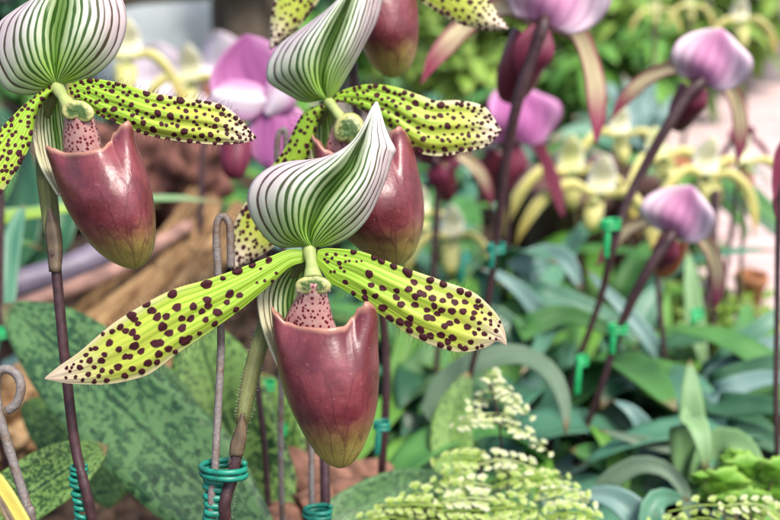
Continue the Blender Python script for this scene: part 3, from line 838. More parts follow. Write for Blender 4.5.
tag(tube('plastic_pipe', [P(-15, 292, .66), P(45, 278, .68), P(95, 258, .70), P(140, 225, .74)], [.011, .0115, .011, .010], M['pipe'], n=20, sides=18, origin=P(-15, 292, .66)), 'mauve grey pipe lying behind the left orchid stem', 'pipe')
tag(tube('wooden_pole', [P(-15, 318, .64), P(50, 296, .655), P(120, 268, .675), P(190, 225, .71)], [.0055, .006, .006, .005], M['pole_pink'], n=20, sides=14, origin=P(-15, 318, .64)), 'faded pink pole lying along the tan driftwood', 'pole')
for k, (px, py, r) in enumerate([(150, 165, .05), (178, 185, .04), (128, 205, .045), (60, 190, .05), (205, 150, .035)]):
    q = PG(px, py + 35); q = P(px, py, min(1.25, .80 + .04 * k))
    rock('rock', (q.x, q.y, q.z), (r, r * .8, r * .9), 'rock', ['red brown rock under the left spotted petal', 'red brown rock beside the tan driftwood', 'dark rock behind the left pouch', 'dark rock left of the left pouch', 'small brown rock below the magenta blossom'][k], 'rock', k * 7.7, 4, .55, 2.2)

def chunk(name, pts, w, label, seed, bend=.6, mat='chip', cat='bark', group='curled bark pieces'):
    c = catmull(pts, 20)
    V, uv = [], []
    for i, p in enumerate(c):
        tg = Vector(c[min(i + 1, 19)] - c[max(i - 1, 0)]).normalized()
        sd = tg.cross(Vector((0, -.35, .94))).normalized(); nm = sd.cross(tg)
        for j in range(14):
            s = j / 13 * 2 - 1
            ww = w * (1 + .35 * noise.noise(Vector((i * .35, s * 2, seed)))) * (.55 + .45 * math.sin(math.pi * (i + 1) / 21))
            V.append(Vector(p) + sd * s * ww + nm * (-(s ** 2) * bend * w + .25 * w * noise.noise(Vector((i * .3, s * 1.5, seed + 9)))))
            uv.append((j / 13, i / 19))
    return tag(mesh(name, V, grid_faces(20, 14), M[mat], uv=uv, solid=.003, origin=pts[0]), label, cat, group)
chunk('bark_piece', [P(272, 452, .47), P(300, 462, .47), P(330, 470, .475), P(352, 480, .48)], .012, 'reddish bark piece below the nearest pouch', 1)
chunk('bark_piece', [P(300, 500, .44), P(330, 490, .45), P(362, 482, .46)], .008, 'pale pinkish bark piece under the nearest pouch tip', 2)
chunk('bark_piece', [P(335, 470, .50), P(370, 465, .51), P(400, 470, .52), P(425, 476, .53)], .006, 'long narrow bark piece pointing to the fern', 3)
chunk('bark_piece', [P(270, 520, .43), P(285, 508, .44), P(310, 506, .45)], .010, 'bark piece at the bottom beside the thin wire stake', 4)
# loose bark mulch: uncountable
V, F = [], []
for k in range(9000):
    y = .3 + 1.4 * rng.random() ** 1.2; x = rng.uniform(-.75, .28) * (.5 + y)
    if x > .275 and y > .58: continue
    p = Vector((x, y, gz(x, y) + rng.uniform(0, .008)))
    u = Vector((rng.gauss(0, 1), rng.gauss(0, 1), rng.gauss(0, .35))).normalized() * rng.uniform(.004, .014)
    w = u.cross(Vector((rng.gauss(0, .3), rng.gauss(0, .3), 1))).normalized() * rng.uniform(.002, .006)
    h = Vector((0, 0, .002))
    i = len(V); V += [p - u, p + w + h, p + u, p - w + h * .5, p + h * 2]; F += [(i, i + 1, i + 4), (i + 1, i + 2, i + 4), (i + 2, i + 3, i + 4), (i + 3, i, i + 4)]
stage(mesh('bark_mulch', V, F, M['chipsmall'], smooth=False), 'stuff')

# ------------------------------------------------------------------ leaves
M['mottle'] = m_leaf('leaf_mottled', (0.01, 0.055, 0.014), (0.18, 0.32, 0.075), .9, 60, .45, .3)
M['mottle_grey'] = m_leaf('leaf_mottled_grey', (0.012, 0.058, 0.022), (0.105, 0.22, 0.075), .85, 60, .42, .4)
M['blue'] = m_leaf('leaf_blue_green', (0.11, 0.22, 0.19), (0.24, 0.38, 0.345), 0, 60, .42, .5)
M['bluegreen'] = m_leaf('leaf_dull_blue_green', (0.055, 0.18, 0.105), (0.15, 0.34, 0.21), 0, 60, .36, .5)
M['grey'] = m_leaf('leaf_grey_green', (.085, .15, .09), (.21, .30, .20), 0, 60, .45)
M['pale'] = m_leaf('leaf_pale_green', (0.13, 0.27, 0.1), (0.28, 0.42, 0.21), 0, 60, .4)
M['lime'] = m_leaf('leaf_lime', (0.17, 0.32, 0.035), (0.38, 0.5, 0.1), 0, 60, .42, .4, .25)
M['bright'] = m_leaf('leaf_bright_green', (0.085, 0.26, 0.03), (0.24, 0.47, 0.08), 0, 60, .4, .4, .25)
M['dark'] = m_leaf('leaf_dark_green', (0.02, 0.085, 0.038), (0.07, 0.21, 0.09), 0, 60, .34, .5)
M['yellow_leaf'] = m_leaf('leaf_yellow', (.50, .42, .06), (.62, .56, .16), 0, 60, .45)

VIEW = Vector((0, -.75, .66))
def leaf(parent, mat, pts, width, nrm=None, cup=.22, prof='strap', name='leaf', n=26, m=9, thick=.0008):
    c = catmull(pts, n)
    N = (nrm or VIEW).normalized()
    V, uv = [], []
    for i, p in enumerate(c):
        t = i / (n - 1)
        tg = Vector(c[min(i + 1, n - 1)] - c[max(i - 1, 0)]).normalized()
        sd = tg.cross(N)
        if sd.length < .15: sd = tg.cross(Vector((1, .2, .3)))
        sd.normalize(); nm = sd.cross(tg).normalized()
        if prof == 'strap': w = min(1, .45 + 2.2 * t) * (1 - max(0, (t - .55) / .45) ** 2.2) ** .8
        elif prof == 'oval': w = math.sin(math.pi * min(1, (.06 + .94 * t)) ** .9) ** .75
        else: w = 1 - t * .3
        w = max(.03, w) * width / 2
        for j in range(m):
            s = j / (m - 1) * 2 - 1
            V.append(Vector(p) + sd * s * w + nm * (abs(s) ** 1.15 * cup * 1.25 * w + .06 * w * math.sin(t * 9 + s * 2)))
            uv.append(((s + 1) / 2, t))
    return mesh(name, V, grid_faces(n, m), M[mat], parent, uv=uv, solid=thick)

def px_leaf(parent, mat, pts, wpx, base=None, **kw):
    W_ = [P(*p) for p in pts]
    dm = sum(p[2] for p in pts) / len(pts)
    if base is not None:
        b = Vector(base); f = W_[0]
        W_ = [b, b.lerp(f, .55) + Vector((0, 0, .01))] + W_
    return leaf(parent, mat, W_, wpx * K * dm, **kw)

# mottled leaves belonging to the near orchids
bC = Cc.location; bA = A.location
px_leaf(Cc, 'mottle_grey', [(265, 560, .395), (200, 482, .405), (140, 425, .42), (85, 372, .44), (45, 335, .455), (2, 305, .47)], 100, cup=.12)
px_leaf(A, 'mottle', [(268, 560, .44), (245, 480, .45), (222, 410, .46), (205, 352, .475), (196, 318, .485)], 98, cup=.15)
px_leaf(Cc, 'mottle', [(-25, 540, .37), (20, 500, .375), (62, 473, .38), (108, 446, .385)], 62, cup=.25)
px_leaf(Cc, 'mottle', [(120, 500, .47), (85, 455, .485), (55, 425, .495), (22, 402, .505)], 58, cup=.1)
px_leaf(A, 'mottle_grey', [(215, 470, .43), (195, 430, .44), (172, 395, .45), (150, 358, .46)], 34, cup=.1)
px_leaf(B, 'mottle', [(255, 560, .47), (272, 520, .475), (280, 460, .48), (276, 410, .49), (262, 372, .5)], 52, cup=.2)
px_leaf(Dd, 'mottle_grey', [(300, 556, .42), (345, 515, .43), (398, 490, .45), (456, 481, .47)], 40, cup=.2)
px_leaf(Dd, 'mottle', [(470, 540, .50), (455, 480, .51), (452, 425, .52), (468, 372, .53)], 42, cup=.2)
px_leaf(B, 'bluegreen', [(5, 330, .52), (7, 280, .53), (14, 235, .54), (24, 205, .55)], 22)
# yellowed leaf tip in the bottom left corner
t = thing('yellowed_leaf', P(-20, 600, .27), 'yellowing leaf tip with brown streak in the bottom left corner', 'leaf')
px_leaf(t, 'yellow_leaf', [(38, 570, .262), (24, 532, .262), (8, 502, .264), (-14, 462, .268)], 20)
px_leaf(t, 'bract', [(30, 568, .260), (17, 534, .260), (4, 508, .262), (-6, 488, .264)], 7, name='brown_streak')

def plant(name, label, cat, bpx, leaves, group=None, d=None):
    if d is None: b = PG(*bpx)
    else:
        b = P(bpx[0], bpx[1], d); b.z = 0
    t = thing(name, b, label, cat, group)
    for mat, wpx, pts, *kw in leaves:
        px_leaf(t, mat, pts, wpx * (.8 if wpx > 28 else .95), base=b + Vector((rng.uniform(-.01, .01), rng.uniform(-.01, .01), -.003)), **(kw[0] if kw else {}))
    return t
GP = 'strap leaved plants around the orchids'
plant('strap_leaf_plant', 'pale strap leaves crossing level behind the left pouch', 'leafy plant', (-40, 330), [
    ('pale', 13, [(-20, 222, .60), (40, 212, .62), (110, 202, .64), (180, 198, .66), (236, 206, .67)]),
    ('lime', 16, [(-10, 225, .58), (50, 212, .60), (100, 204, .61), (160, 207, .62)]),
    ('green', 40, [(-10, 265, .60), (12, 240, .61), (48, 252, .62)], {'prof': 'oval'}),
    ('dark', 34, [(55, 250, .70), (70, 190, .72), (82, 150, .74), (92, 118, .76)]),
    ('green', 34, [(-5, 200, .70), (10, 160, .72), (28, 115, .74), (40, 90, .76)]),
    ('dark', 44, [(20, 250, .72), (25, 190, .75), (15, 140, .78), (-5, 100, .8)])], GP)
plant('strap_leaf_plant', 'broad green leaf standing behind the nearest pouch with dark stems before it', 'leafy plant', (405, 470), [
    ('green', 66, [(398, 470, .60), (408, 420, .62), (424, 375, .64), (450, 330, .66)]),
    ('bright', 40, [(415, 440, .62), (440, 385, .64), (462, 345, .66), (470, 310, .69)]),
    ('bright', 36, [(402, 380, .64), (415, 330, .66), (440, 300, .68), (470, 280, .71)]),
    ('dark', 50, [(390, 440, .66), (380, 390, .70), (368, 350, .74)]),
    ('green', 36, [(430, 450, .64), (478, 410, .66), (510, 395, .7)])], GP)
plant('strap_leaf_plant', 'arching grey green leaf bent over behind the upper fern', 'leafy plant', (430, 470), [
    ('grey', 34, [(430, 420, .56), (448, 384, .56), (482, 362, .555), (520, 357, .55), (550, 374, .54), (564, 405, .53), (566, 436, .525)], {'cup': .3, 'nrm': Vector((.1, -.5, .85))}),
    ('bluegreen', 36, [(540, 470, .60), (545, 430, .60), (552, 395, .60), (560, 372, .60)]),
    ('bright', 34, [(470, 420, .62), (500, 380, .63), (530, 350, .64), (570, 332, .66)])], GP)
plant('strap_leaf_plant', 'bluish leaves curving over beside the brown pots', 'leafy plant', (545, 330), [
    ('blue', 42, [(520, 275, .70), (545, 258, .70), (566, 262, .69), (582, 292, .68)], {'cup': .35}),
    ('blue', 30, [(548, 325, .66), (525, 296, .65), (500, 276, .65), (478, 268, .66)]),
    ('bluegreen', 34, [(530, 292, .66), (570, 302, .66), (612, 320, .66), (650, 348, .66)]),
    ('bluegreen', 20, [(545, 290, .72), (565, 255, .76), (585, 228, .8), (600, 212, .83)]),
    ('green', 36, [(525, 330, .62), (560, 315, .62), (600, 325, .61), (640, 352, .61)]),
    ('dark', 40, [(530, 350, .64), (505, 320, .64), (480, 310, .64), (455, 318, .64)]),
    ('bluegreen', 30, [(560, 310, .66), (548, 330, .62), (535, 355, .60), (520, 375, .58)])], GP)
plant('strap_leaf_plant', 'upright green leaves between the two leaning pink orchid stems', 'leafy plant', (655, 400), [
    ('bluegreen', 40, [(632, 380, .68), (638, 340, .69), (648, 305, .7), (662, 282, .71)]),
    ('bright', 16, [(660, 365, .66), (664, 330, .68), (668, 290, .70)]),
    ('pale', 20, [(696, 360, .68), (694, 315, .69), (690, 275, .7), (688, 250, .71)]),
    ('bright', 26, [(688, 380, .64), (684, 350, .66), (682, 318, .68)]),
    ('blue', 18, [(655, 350, .62), (635, 322, .62), (605, 290, .63), (585, 268, .64)]),
    ('green', 40, [(630, 400, .64), (612, 380, .64), (585, 372, .64), (560, 380, .64)]),
    ('dark', 44, [(670, 400, .60), (640, 380, .59), (615, 385, .58), (600, 410, .57)])], GP)
plant('strap_leaf_plant', 'light green upright leaf folded at its tip beside the right edge stem', 'leafy plant', (695, 520), [
    ('pale', 36, [(694, 470, .53), (692, 430, .535), (691, 395, .54), (690, 360, .55)], {'cup': .15}),
    ('pale', 40, [(690, 480, .51), (684, 450, .505), (682, 428, .50), (688, 418, .49), (698, 428, .48), (704, 452, .475), (706, 475, .475)], {'cup': .2}),
    ('pale', 46, [(705, 475, .50), (716, 446, .50), (740, 446, .49), (768, 480, .47)], {'cup': .3})], GP)
plant('strap_leaf_plant', 'fan of dark and bluish blades spreading at the right edge', 'leafy plant', (690, 425), [
    ('bluegreen', 22, [(712, 372, .62), (740, 345, .62), (768, 322, .62), (800, 300, .63)]),
    ('blue', 22, [(712, 378, .60), (745, 358, .60), (775, 342, .60), (815, 330, .60)]),
    ('dark', 30, [(712, 385, .58), (745, 372, .575), (775, 362, .57), (820, 362, .565)]),
    ('blue', 26, [(715, 395, .56), (745, 383, .555), (775, 378, .55), (820, 385, .54)]),
    ('dark', 38, [(715, 405, .54), (745, 405, .53), (780, 408, .52), (820, 425, .51)]),
    ('dark', 40, [(720, 430, .54), (750, 435, .53), (785, 450, .52), (815, 475, .51)]),
    ('green', 30, [(712, 385, .66), (735, 350, .67), (745, 325, .68), (748, 300, .7)]),
    ('dark', 34, [(700, 420, .58), (735, 415, .565), (765, 430, .55), (785, 460, .54)])], GP)
plant('strap_leaf_plant', 'blue leaves crossing low between the leaning stems and the folded leaf', 'leafy plant', (630, 520), [
    ('blue', 36, [(650, 465, .54), (646, 435, .54), (632, 412, .54), (612, 400, .545)], {'prof': 'oval'}),
    ('grey', 16, [(690, 452, .52), (660, 446, .52), (628, 438, .52), (598, 430, .525)]),
    ('grey', 20, [(600, 490, .50), (635, 466, .495), (668, 472, .49), (686, 500, .485), (684, 540, .48)], {'cup': .3}),
    ('green', 46, [(650, 500, .54), (622, 470, .54), (596, 455, .545), (570, 450, .55)]),
    ('dark', 50, [(660, 480, .56), (685, 455, .56), (700, 470, .55)]),
    ('dark', 60, [(640, 480, .58), (620, 440, .59), (610, 400, .6)]),
    ('bright', 24, [(612, 520, .52), (618, 470, .53), (604, 440, .54), (588, 425, .55)])], GP)
plant('strap_leaf_plant', 'blue grey and sea green curled leaves at the bottom beside the fern', 'leafy plant', (630, 600), [
    ('blue', 44, [(648, 545, .45), (632, 512, .45), (606, 496, .455), (576, 496, .46)], {'cup': .35}),
    ('bluegreen', 38, [(655, 550, .44), (650, 515, .44), (660, 498, .445), (690, 500, .45)], {'cup': .35}),
    ('dark', 44, [(590, 560, .48), (560, 520, .49), (540, 490, .5)])], GP)
plant('strap_leaf_plant', 'long dark green leaves slanting down across the pink paving', 'leafy plant', (690, 270), [
    ('green', 34, [(700, 172, .84), (735, 186, .82), (768, 212, .8), (815, 250, .78)]),
    ('dark', 30, [(705, 190, .86), (740, 200, .84), (780, 232, .82), (820, 265, .8)]),
    ('green', 16, [(716, 200, .86), (732, 212, .86), (744, 228, .86), (741, 250, .86)]),
    ('bright', 24, [(690, 190, .86), (668, 170, .87), (650, 165, .88)]),
    ('green', 26, [(680, 210, .88), (662, 180, .89), (640, 160, .9), (615, 165, .9)]),
    ('dark', 46, [(668, 240, .92), (652, 200, .93), (640, 170, .94)]),
    ('green', 40, [(655, 260, .92), (632, 235, .92), (622, 215, .93)])], GP)
plant('strap_leaf_plant', 'pale blue upright blades behind the leaning dark stem', 'leafy plant', (640, 180), [
    ('blue', 26, [(628, 135, 1.1), (622, 110, 1.1), (612, 90, 1.1), (600, 80, 1.12)]),
    ('blue', 22, [(650, 128, 1.1), (648, 100, 1.1), (650, 76, 1.1), (656, 66, 1.12)]),
    ('blue', 24, [(638, 140, 1.08), (634, 110, 1.08), (630, 90, 1.08), (622, 74, 1.1)]),
    ('blue', 22, [(660, 130, 1.1), (668, 105, 1.1), (680, 90, 1.1)]),
    ('dark', 40, [(600, 140, 1.15), (585, 120, 1.15), (572, 118, 1.14)]),
    ('bluegreen', 30, [(610, 140, 1.05), (585, 130, 1.04), (562, 135, 1.03), (548, 145, 1.02)])], GP)

# random rosettes filling the bed further back: one of each kind, then copies
def rosette(name, label, cat, base, n, ln, wd, mats, seed, up=(.5, 1.2), group=None):
    r = random.Random(seed)
    t = thing(name, base, label, cat, group)
    for k in range(n):
        a = 6.283 * k / n * 1.0 + r.uniform(-.35, .35)
        l = ln * r.uniform(.7, 1.15)
        e = r.uniform(*up)
        dr = Vector((math.cos(a), math.sin(a), 0))
        p = [Vector(base)]
        x = z = 0
        for i in range(5):
            x += l / 5 * math.cos(e); z += l / 5 * math.sin(e); e -= r.uniform(.2, .42)
            p.append(Vector(base) + dr * x + Vector((r.uniform(-.004, .004), 0, max(z, .006))))
        leaf(t, r.choice(mats), p, wd * r.uniform(.75, 1.2), nrm=Vector((0, 0, 1)) - dr * .1, n=16, m=7)
    return t
def copy_tree(o, loc, rz, sc, label):
    c = o.copy(); COL.objects.link(c); c.location = loc; c.rotation_euler = (0, 0, rz); c.scale = (sc, sc, sc)
    if label: c['label'] = label
    def rec(src, dst):
        for ch in [x for x in D.objects if x.parent == src]:
            k = ch.copy(); COL.objects.link(k); k.parent = dst; rec(ch, k)
    rec(o, c)
    return c
GB = 'leafy rosettes filling the bed behind the orchids'
protos = [rosette('leafy_rosette', '', 'leafy plant', PG(470, 330), 13, .18, .024, ['green', 'bright', 'bluegreen'], 1, group=GB),
          rosette('leafy_rosette', '', 'leafy plant', PG(470, 200), 13, .17, .022, ['blue', 'bluegreen', 'green'], 2, group=GB),
          rosette('leafy_rosette', '', 'leafy plant', PG(170, 200), 11, .17, .03, ['dark', 'bright', 'green'], 3, group=GB)]
LB = 'low rosette of strap leaves filling the bed behind the orchids'
for p_ in protos: p_['label'] = LB
for k, (px, py) in enumerate([(420, 260), (500, 390), (560, 420), (600, 350), (350, 300), (300, 230), (440, 160), (530, 180), (630, 260), (250, 260), (60, 160), (10, 200), (210, 140), (340, 180), (400, 110), (640, 200), (110, 130), (20, 110), (300, 150), (700, 480), (520, 460), (440, 420), (760, 560), (420, 90), (-60, 240), (-40, 420), (840, 420), (850, 520)]):
    b = PG(px, py)
    copy_tree(protos[k % 3], b, rng.uniform(0, 6.28), rng.uniform(.75, 1.1), LB)

# pots behind the yellow flowers
def pot(px, py, d, h, r, mat, label):
    b = P(px, py, d); b.z = 0
    t = thing('plant_pot', b, label, 'plant pot', 'plant pots in the bed')
    prof = [(r * .72, 0), (r * .76, h * .1), (r * .93, h * .82), (r * 1.04, h * .83), (r * 1.06, h * .98), (r * 1.0, h), (r * .92, h * .97), (r * .86, h * .8), (0.001, h * .78)]
    V = [b + Vector((q[0] * math.cos(a), q[0] * math.sin(a), q[1])) for q in prof for a in np.linspace(0, 2 * math.pi, 40, endpoint=False)]
    mesh('pot_wall', V[:8 * 40], grid_faces(8, 40, True), M[mat], t)
    mesh('soil', V[7 * 40:], grid_faces(2, 40, True), M['mulch'], t)
    return t
pot(560, 300, .90, .115, .042, 'pot', 'dark brown plant pot below the hanging yellow petals')
pot(612, 285, .93, .12, .04, 'pot', 'dark brown plant pot beside the upright green clip')
pot(530, 300, .98, .10, .04, 'pot', 'dark brown pot left of the drooping yellow flower')
pot(684, 215, 1.02, .10, .04, 'terracotta', 'orange red pot behind the middle right pink orchid')
pot(744, 330, .82, .055, .013, 'terracotta', 'narrow terracotta pot at the edge of the pink paving')
q = P(744, 305, .80)
t = thing('moss_tuft', (q.x, q.y, 0), 'yellow green mossy tuft around the narrow terracotta pot', 'moss')
V, F = [], []
for k in range(500):
    p = Vector((q.x - .02 + rng.gauss(0, .026), q.y + rng.gauss(0, .02), abs(rng.gauss(.02, .013))))
    u = Vector((rng.gauss(0, 1), rng.gauss(0, 1), rng.gauss(0, 1))).normalized() * .006; w = u.orthogonal().normalized() * .003
    i = len(V); V += [p - u, p + w, p + u, p - w]; F.append((i, i + 1, i + 2, i + 3))
mesh('foliage', V, F, M['lime'], t, uv=[(.3, .5)] * len(V), smooth=False)

# leafy shrubs beyond the path
def shrub(px, py, d, h, spread, nl, ll, mats, label, seed, group='leafy shrubs beyond the bed'):
    r = random.Random(seed)
    b = P(px, py, d); b.z = 0
    t = thing('leafy_shrub', b, label, 'shrub', group)
    V, F, uv = [], [], []
    stems = []
    for k in range(max(5, nl // 16)):
        a, rr_ = r.uniform(0, 6.283), spread * math.sqrt(r.random()) * .8
        top = b + Vector((math.cos(a) * rr_, math.sin(a) * rr_, h * r.uniform(.45, 1)))
        mid = b.lerp(top, .5) + Vector((0, 0, h * .08))
        stems.append(tube_geo(catmull([b, mid, top], 8), [.004, .002], 5)[:2])
        for j in range(16):
            f = r.uniform(.35, 1); c = b.lerp(top, f) + Vector((0, 0, h * .08 * math.sin(math.pi * f)))
            aa = r.uniform(0, 6.283); el = r.uniform(-.7, .5)
            dr = Vector((math.cos(aa) * math.cos(el), math.sin(aa) * math.cos(el), math.sin(el)))
            l = ll * r.uniform(.6, 1.2); sd = dr.cross(Vector((0, 0, 1))).normalized(); nm = sd.cross(dr)
            i0 = len(V)
            for q in range(7):
                tt = q / 6; w = l * .2 * math.sin(math.pi * (.05 + .93 * tt)) ** .8
                cc = c + dr * l * (tt + .1) - Vector((0, 0, l * .45 * tt * tt))
                V += [cc - sd * w + nm * w * .3, cc, cc + sd * w + nm * w * .3]; uv += [(0, tt), (.5, tt), (1, tt)]
            for q in range(6):
                i = i0 + q * 3
                F += [(i, i + 1, i + 4, i + 3), (i + 1, i + 2, i + 5, i + 4)]
    mesh('foliage', V, F, M[mats], t, uv=uv, solid=.0006)
    v, f = merge(stems)
    mesh('branches', v, f, M['stem'], t)
    return t
sh = [(600, 60, 1.50, .20, .17, 260, .075, 'bright', 'bright green shrub right of the top pink orchid'),
      (655, 40, 1.65, .22, .18, 260, .08, 'lime', 'yellow green shrub left of the oval pink flower'),
      (585, 20, 1.9, .28, .2, 240, .08, 'lime', 'green shrub behind the top pink orchid'),
      (640, 5, 2.1, .34, .22, 260, .09, 'lime', 'lime leaved bush at the top edge right of the pink orchid'),
      (450, 70, 1.6, .17, .2, 240, .07, 'lime', 'yellow green shrub between the upper spotted petals and the tall dark stem'),
      (470, 25, 2.0, .22, .24, 260, .08, 'lime', 'loose green shrub above the maroon petal tip'),
      (720, 20, 1.9, .26, .16, 200, .08, 'lime', 'lime shrub above the oval pink flower'),
      (330, 60, 1.9, .25, .25, 220, .08, 'bright', 'green shrub hidden behind the upper striped sepals'),
      (30, 30, 2.0, .28, .25, 240, .09, 'dark', 'dark shrub behind the left striped sepal'),
      (745, -30, 2.9, .4, .3, 240, .1, 'bright', 'tall shrub beside the grey step'),
      (300, -40, 3.2, .5, .5, 300, .12, 'dark', 'dark bush far behind the tree trunk'),
      (120, -40, 3.4, .5, .5, 300, .12, 'green', 'far bush above the pale stone block'),
      (500, -45, 3.3, .5, .5, 300, .12, 'green', 'far bush behind the loose green shrub')]
for k, a in enumerate(sh): shrub(*a, 40 + k)

# ------------------------------------------------------------------ background orchids
def m_soft(name, center, edge, tipc=None, vein=None, N=13, trans=.25, rough=.5, e0=.5, e1=1.0, va=.65):
    g = G(name)
    uv, s, t = g.uv()
    c = g.math('ABSOLUTE', g.math('MULTIPLY', g.math('SUBTRACT', s, .5), 2))
    n = g.noise(g.scale(uv, (5, 2, 1)), 2, 3)
    col = g.mix(g.sm(g.math('ADD', c, g.math('MULTIPLY', g.math('SUBTRACT', n, .5), .4)), e0, e1), center, edge)
    if tipc: col = g.mix(g.sm(g.math('ADD', t, g.math('MULTIPLY', g.math('SUBTRACT', n, .5), .3)), .55, .85), col, tipc)
    if vein:
        tri = g.math('MULTIPLY', g.math('ABSOLUTE', g.math('SUBTRACT', g.math('FRACT', g.math('MULTIPLY', s, N)), .5)), 2)
        col = g.mix(g.math('MULTIPLY', g.sm(tri, .5, .9), g.sm(t, .4, 1, va, va * .15)), col, vein)
    g.bump(g.noise(g.obj(), 800, 3), .3, .0005)
    return g.fin(col, rough, .35, trans)
M['pink_sepal'] = m_soft('pink_sepal', (.56, .24, .42), (.84, .68, .76), None, (.30, .09, .22), 7, .25, .55, .2, .95, .38)
M['magenta'] = m_soft('magenta_petal', (.42, .09, .30), (.60, .24, .48), None, (.28, .04, .19), 11)
M['mauve'] = m_soft('mauve_petal', (.44, .13, .34), (.62, .30, .52), None, (.34, .08, .26), 7, .25, .55)
M['white_mauve'] = m_soft('white_mauve_petal', (.82, .74, .79), (.56, .26, .47), None, (.64, .40, .56), 7, .25, .55, .15, .95)
M['white_pink'] = m_soft('white_pink_petal', (.82, .76, .79), (.78, .62, .72), None, (.72, .50, .64), 9)
M['maroon_petal'] = m_soft('cream_maroon_petal', (.58, .50, .30), (.26, .04, .075), (.27, .035, .085), (.40, .28, .16), 7, .2, .45, .55, .95)
M['maroon_plain'] = m_soft('maroon_petal_plain', (.17, .022, .05), (.26, .05, .10), None, (.09, .012, .03), 9)
M['pouch_dark'] = m_soft('dark_maroon_pouch', (.10, .014, .026), (.13, .02, .035), (.12, .022, .03), None, 9, 0, .35)
M['pouch_orange'] = m_soft('rusty_orange_pouch', (.36, .075, .035), (.40, .12, .05), (.42, .17, .06), None, 9, .1, .35)
M['pouch_tan'] = m_soft('tan_brown_pouch', (.26, .11, .06), (.34, .15, .07), (.36, .20, .08), None, 9, .1, .35)
M['yellow_petal'] = m_soft('yellow_petal', (.70, .64, .22), (.76, .72, .36), (.58, .44, .11), (.56, .52, .16), 5)
M['yellow_sepal'] = m_soft('pale_yellow_sepal', (.66, .68, .30), (.80, .80, .62), None, (.50, .54, .16), 9)
M['cream_sepal'] = m_soft('cream_white_sepal', (.72, .70, .46), (.84, .83, .76), None, (.62, .58, .34), 9)
M['pouch_yellow'] = m_soft('yellow_green_pouch', (.50, .48, .16), (.58, .55, .24), (.50, .42, .08), None, 9, .1, .35)
M['stem_green'] = m_plain('green_brown_stem', (.10, .085, .045), .5, .3, 200)

def lblade(cen, wid, cup, n=22, m=13, flat=None, sgn=1, twist=0, vf=False):
    """blade in flower coordinates: centre line, half-width function, cup (edges move along the normal)"""
    c = catmull(cen, n)
    V, uv = [], []
    side0 = Vector(flat)
    for i, p in enumerate(c):
        t = i / (n - 1)
        tg = Vector(c[min(i + 1, n - 1)] - c[max(i - 1, 0)]).normalized()
        sd = (side0 - tg * side0.dot(tg)).normalized()
        if twist: sd = Matrix.Rotation(twist * t, 3, tg) @ sd
        nm = sd.cross(tg)
        for j in range(m):
            s = j / (m - 1) * 2 - 1
            V.append(Vector(p) + sd * s * wid(t) + nm * ((abs(s) ** 1.15 if vf else s * s) * cup * wid(t) + (.10 * wid(t) * math.sin(11 * t + 2 * s) * s * s if vf else 0) + .08 * wid(t) * math.sin(7 * t + 3 * s)))
            uv.append(((s + 1) / 2, t))
    return V, grid_faces(n, m), uv

def lpouch(c, r, ln, lean=.25, n=18, m=26):
    V, uv = [], []
    for i in range(n):
        t = i / (n - 1)
        y = -ln * math.sin(t * math.pi / 2)
        rr = r * (math.cos(t * math.pi / 2) ** .55) * (1 + .12 * math.sin(t * 5)) if i < n - 1 else .0001
        for k in range(m):
            a = 6.2832 * k / m
            hy = (.28 * r * abs(math.cos(a)) ** 2 + (-.1 * r if math.sin(a) > 0 else .15 * r)) * (1 - t) ** 3
            V.append(Vector((c[0] + rr * math.cos(a), c[1] + y + hy, c[2] + rr * .95 * math.sin(a) + lean * ln * math.sin(t * 2.2))))
            uv.append((k / m, t))
    return V, grid_faces(n, m, True), uv

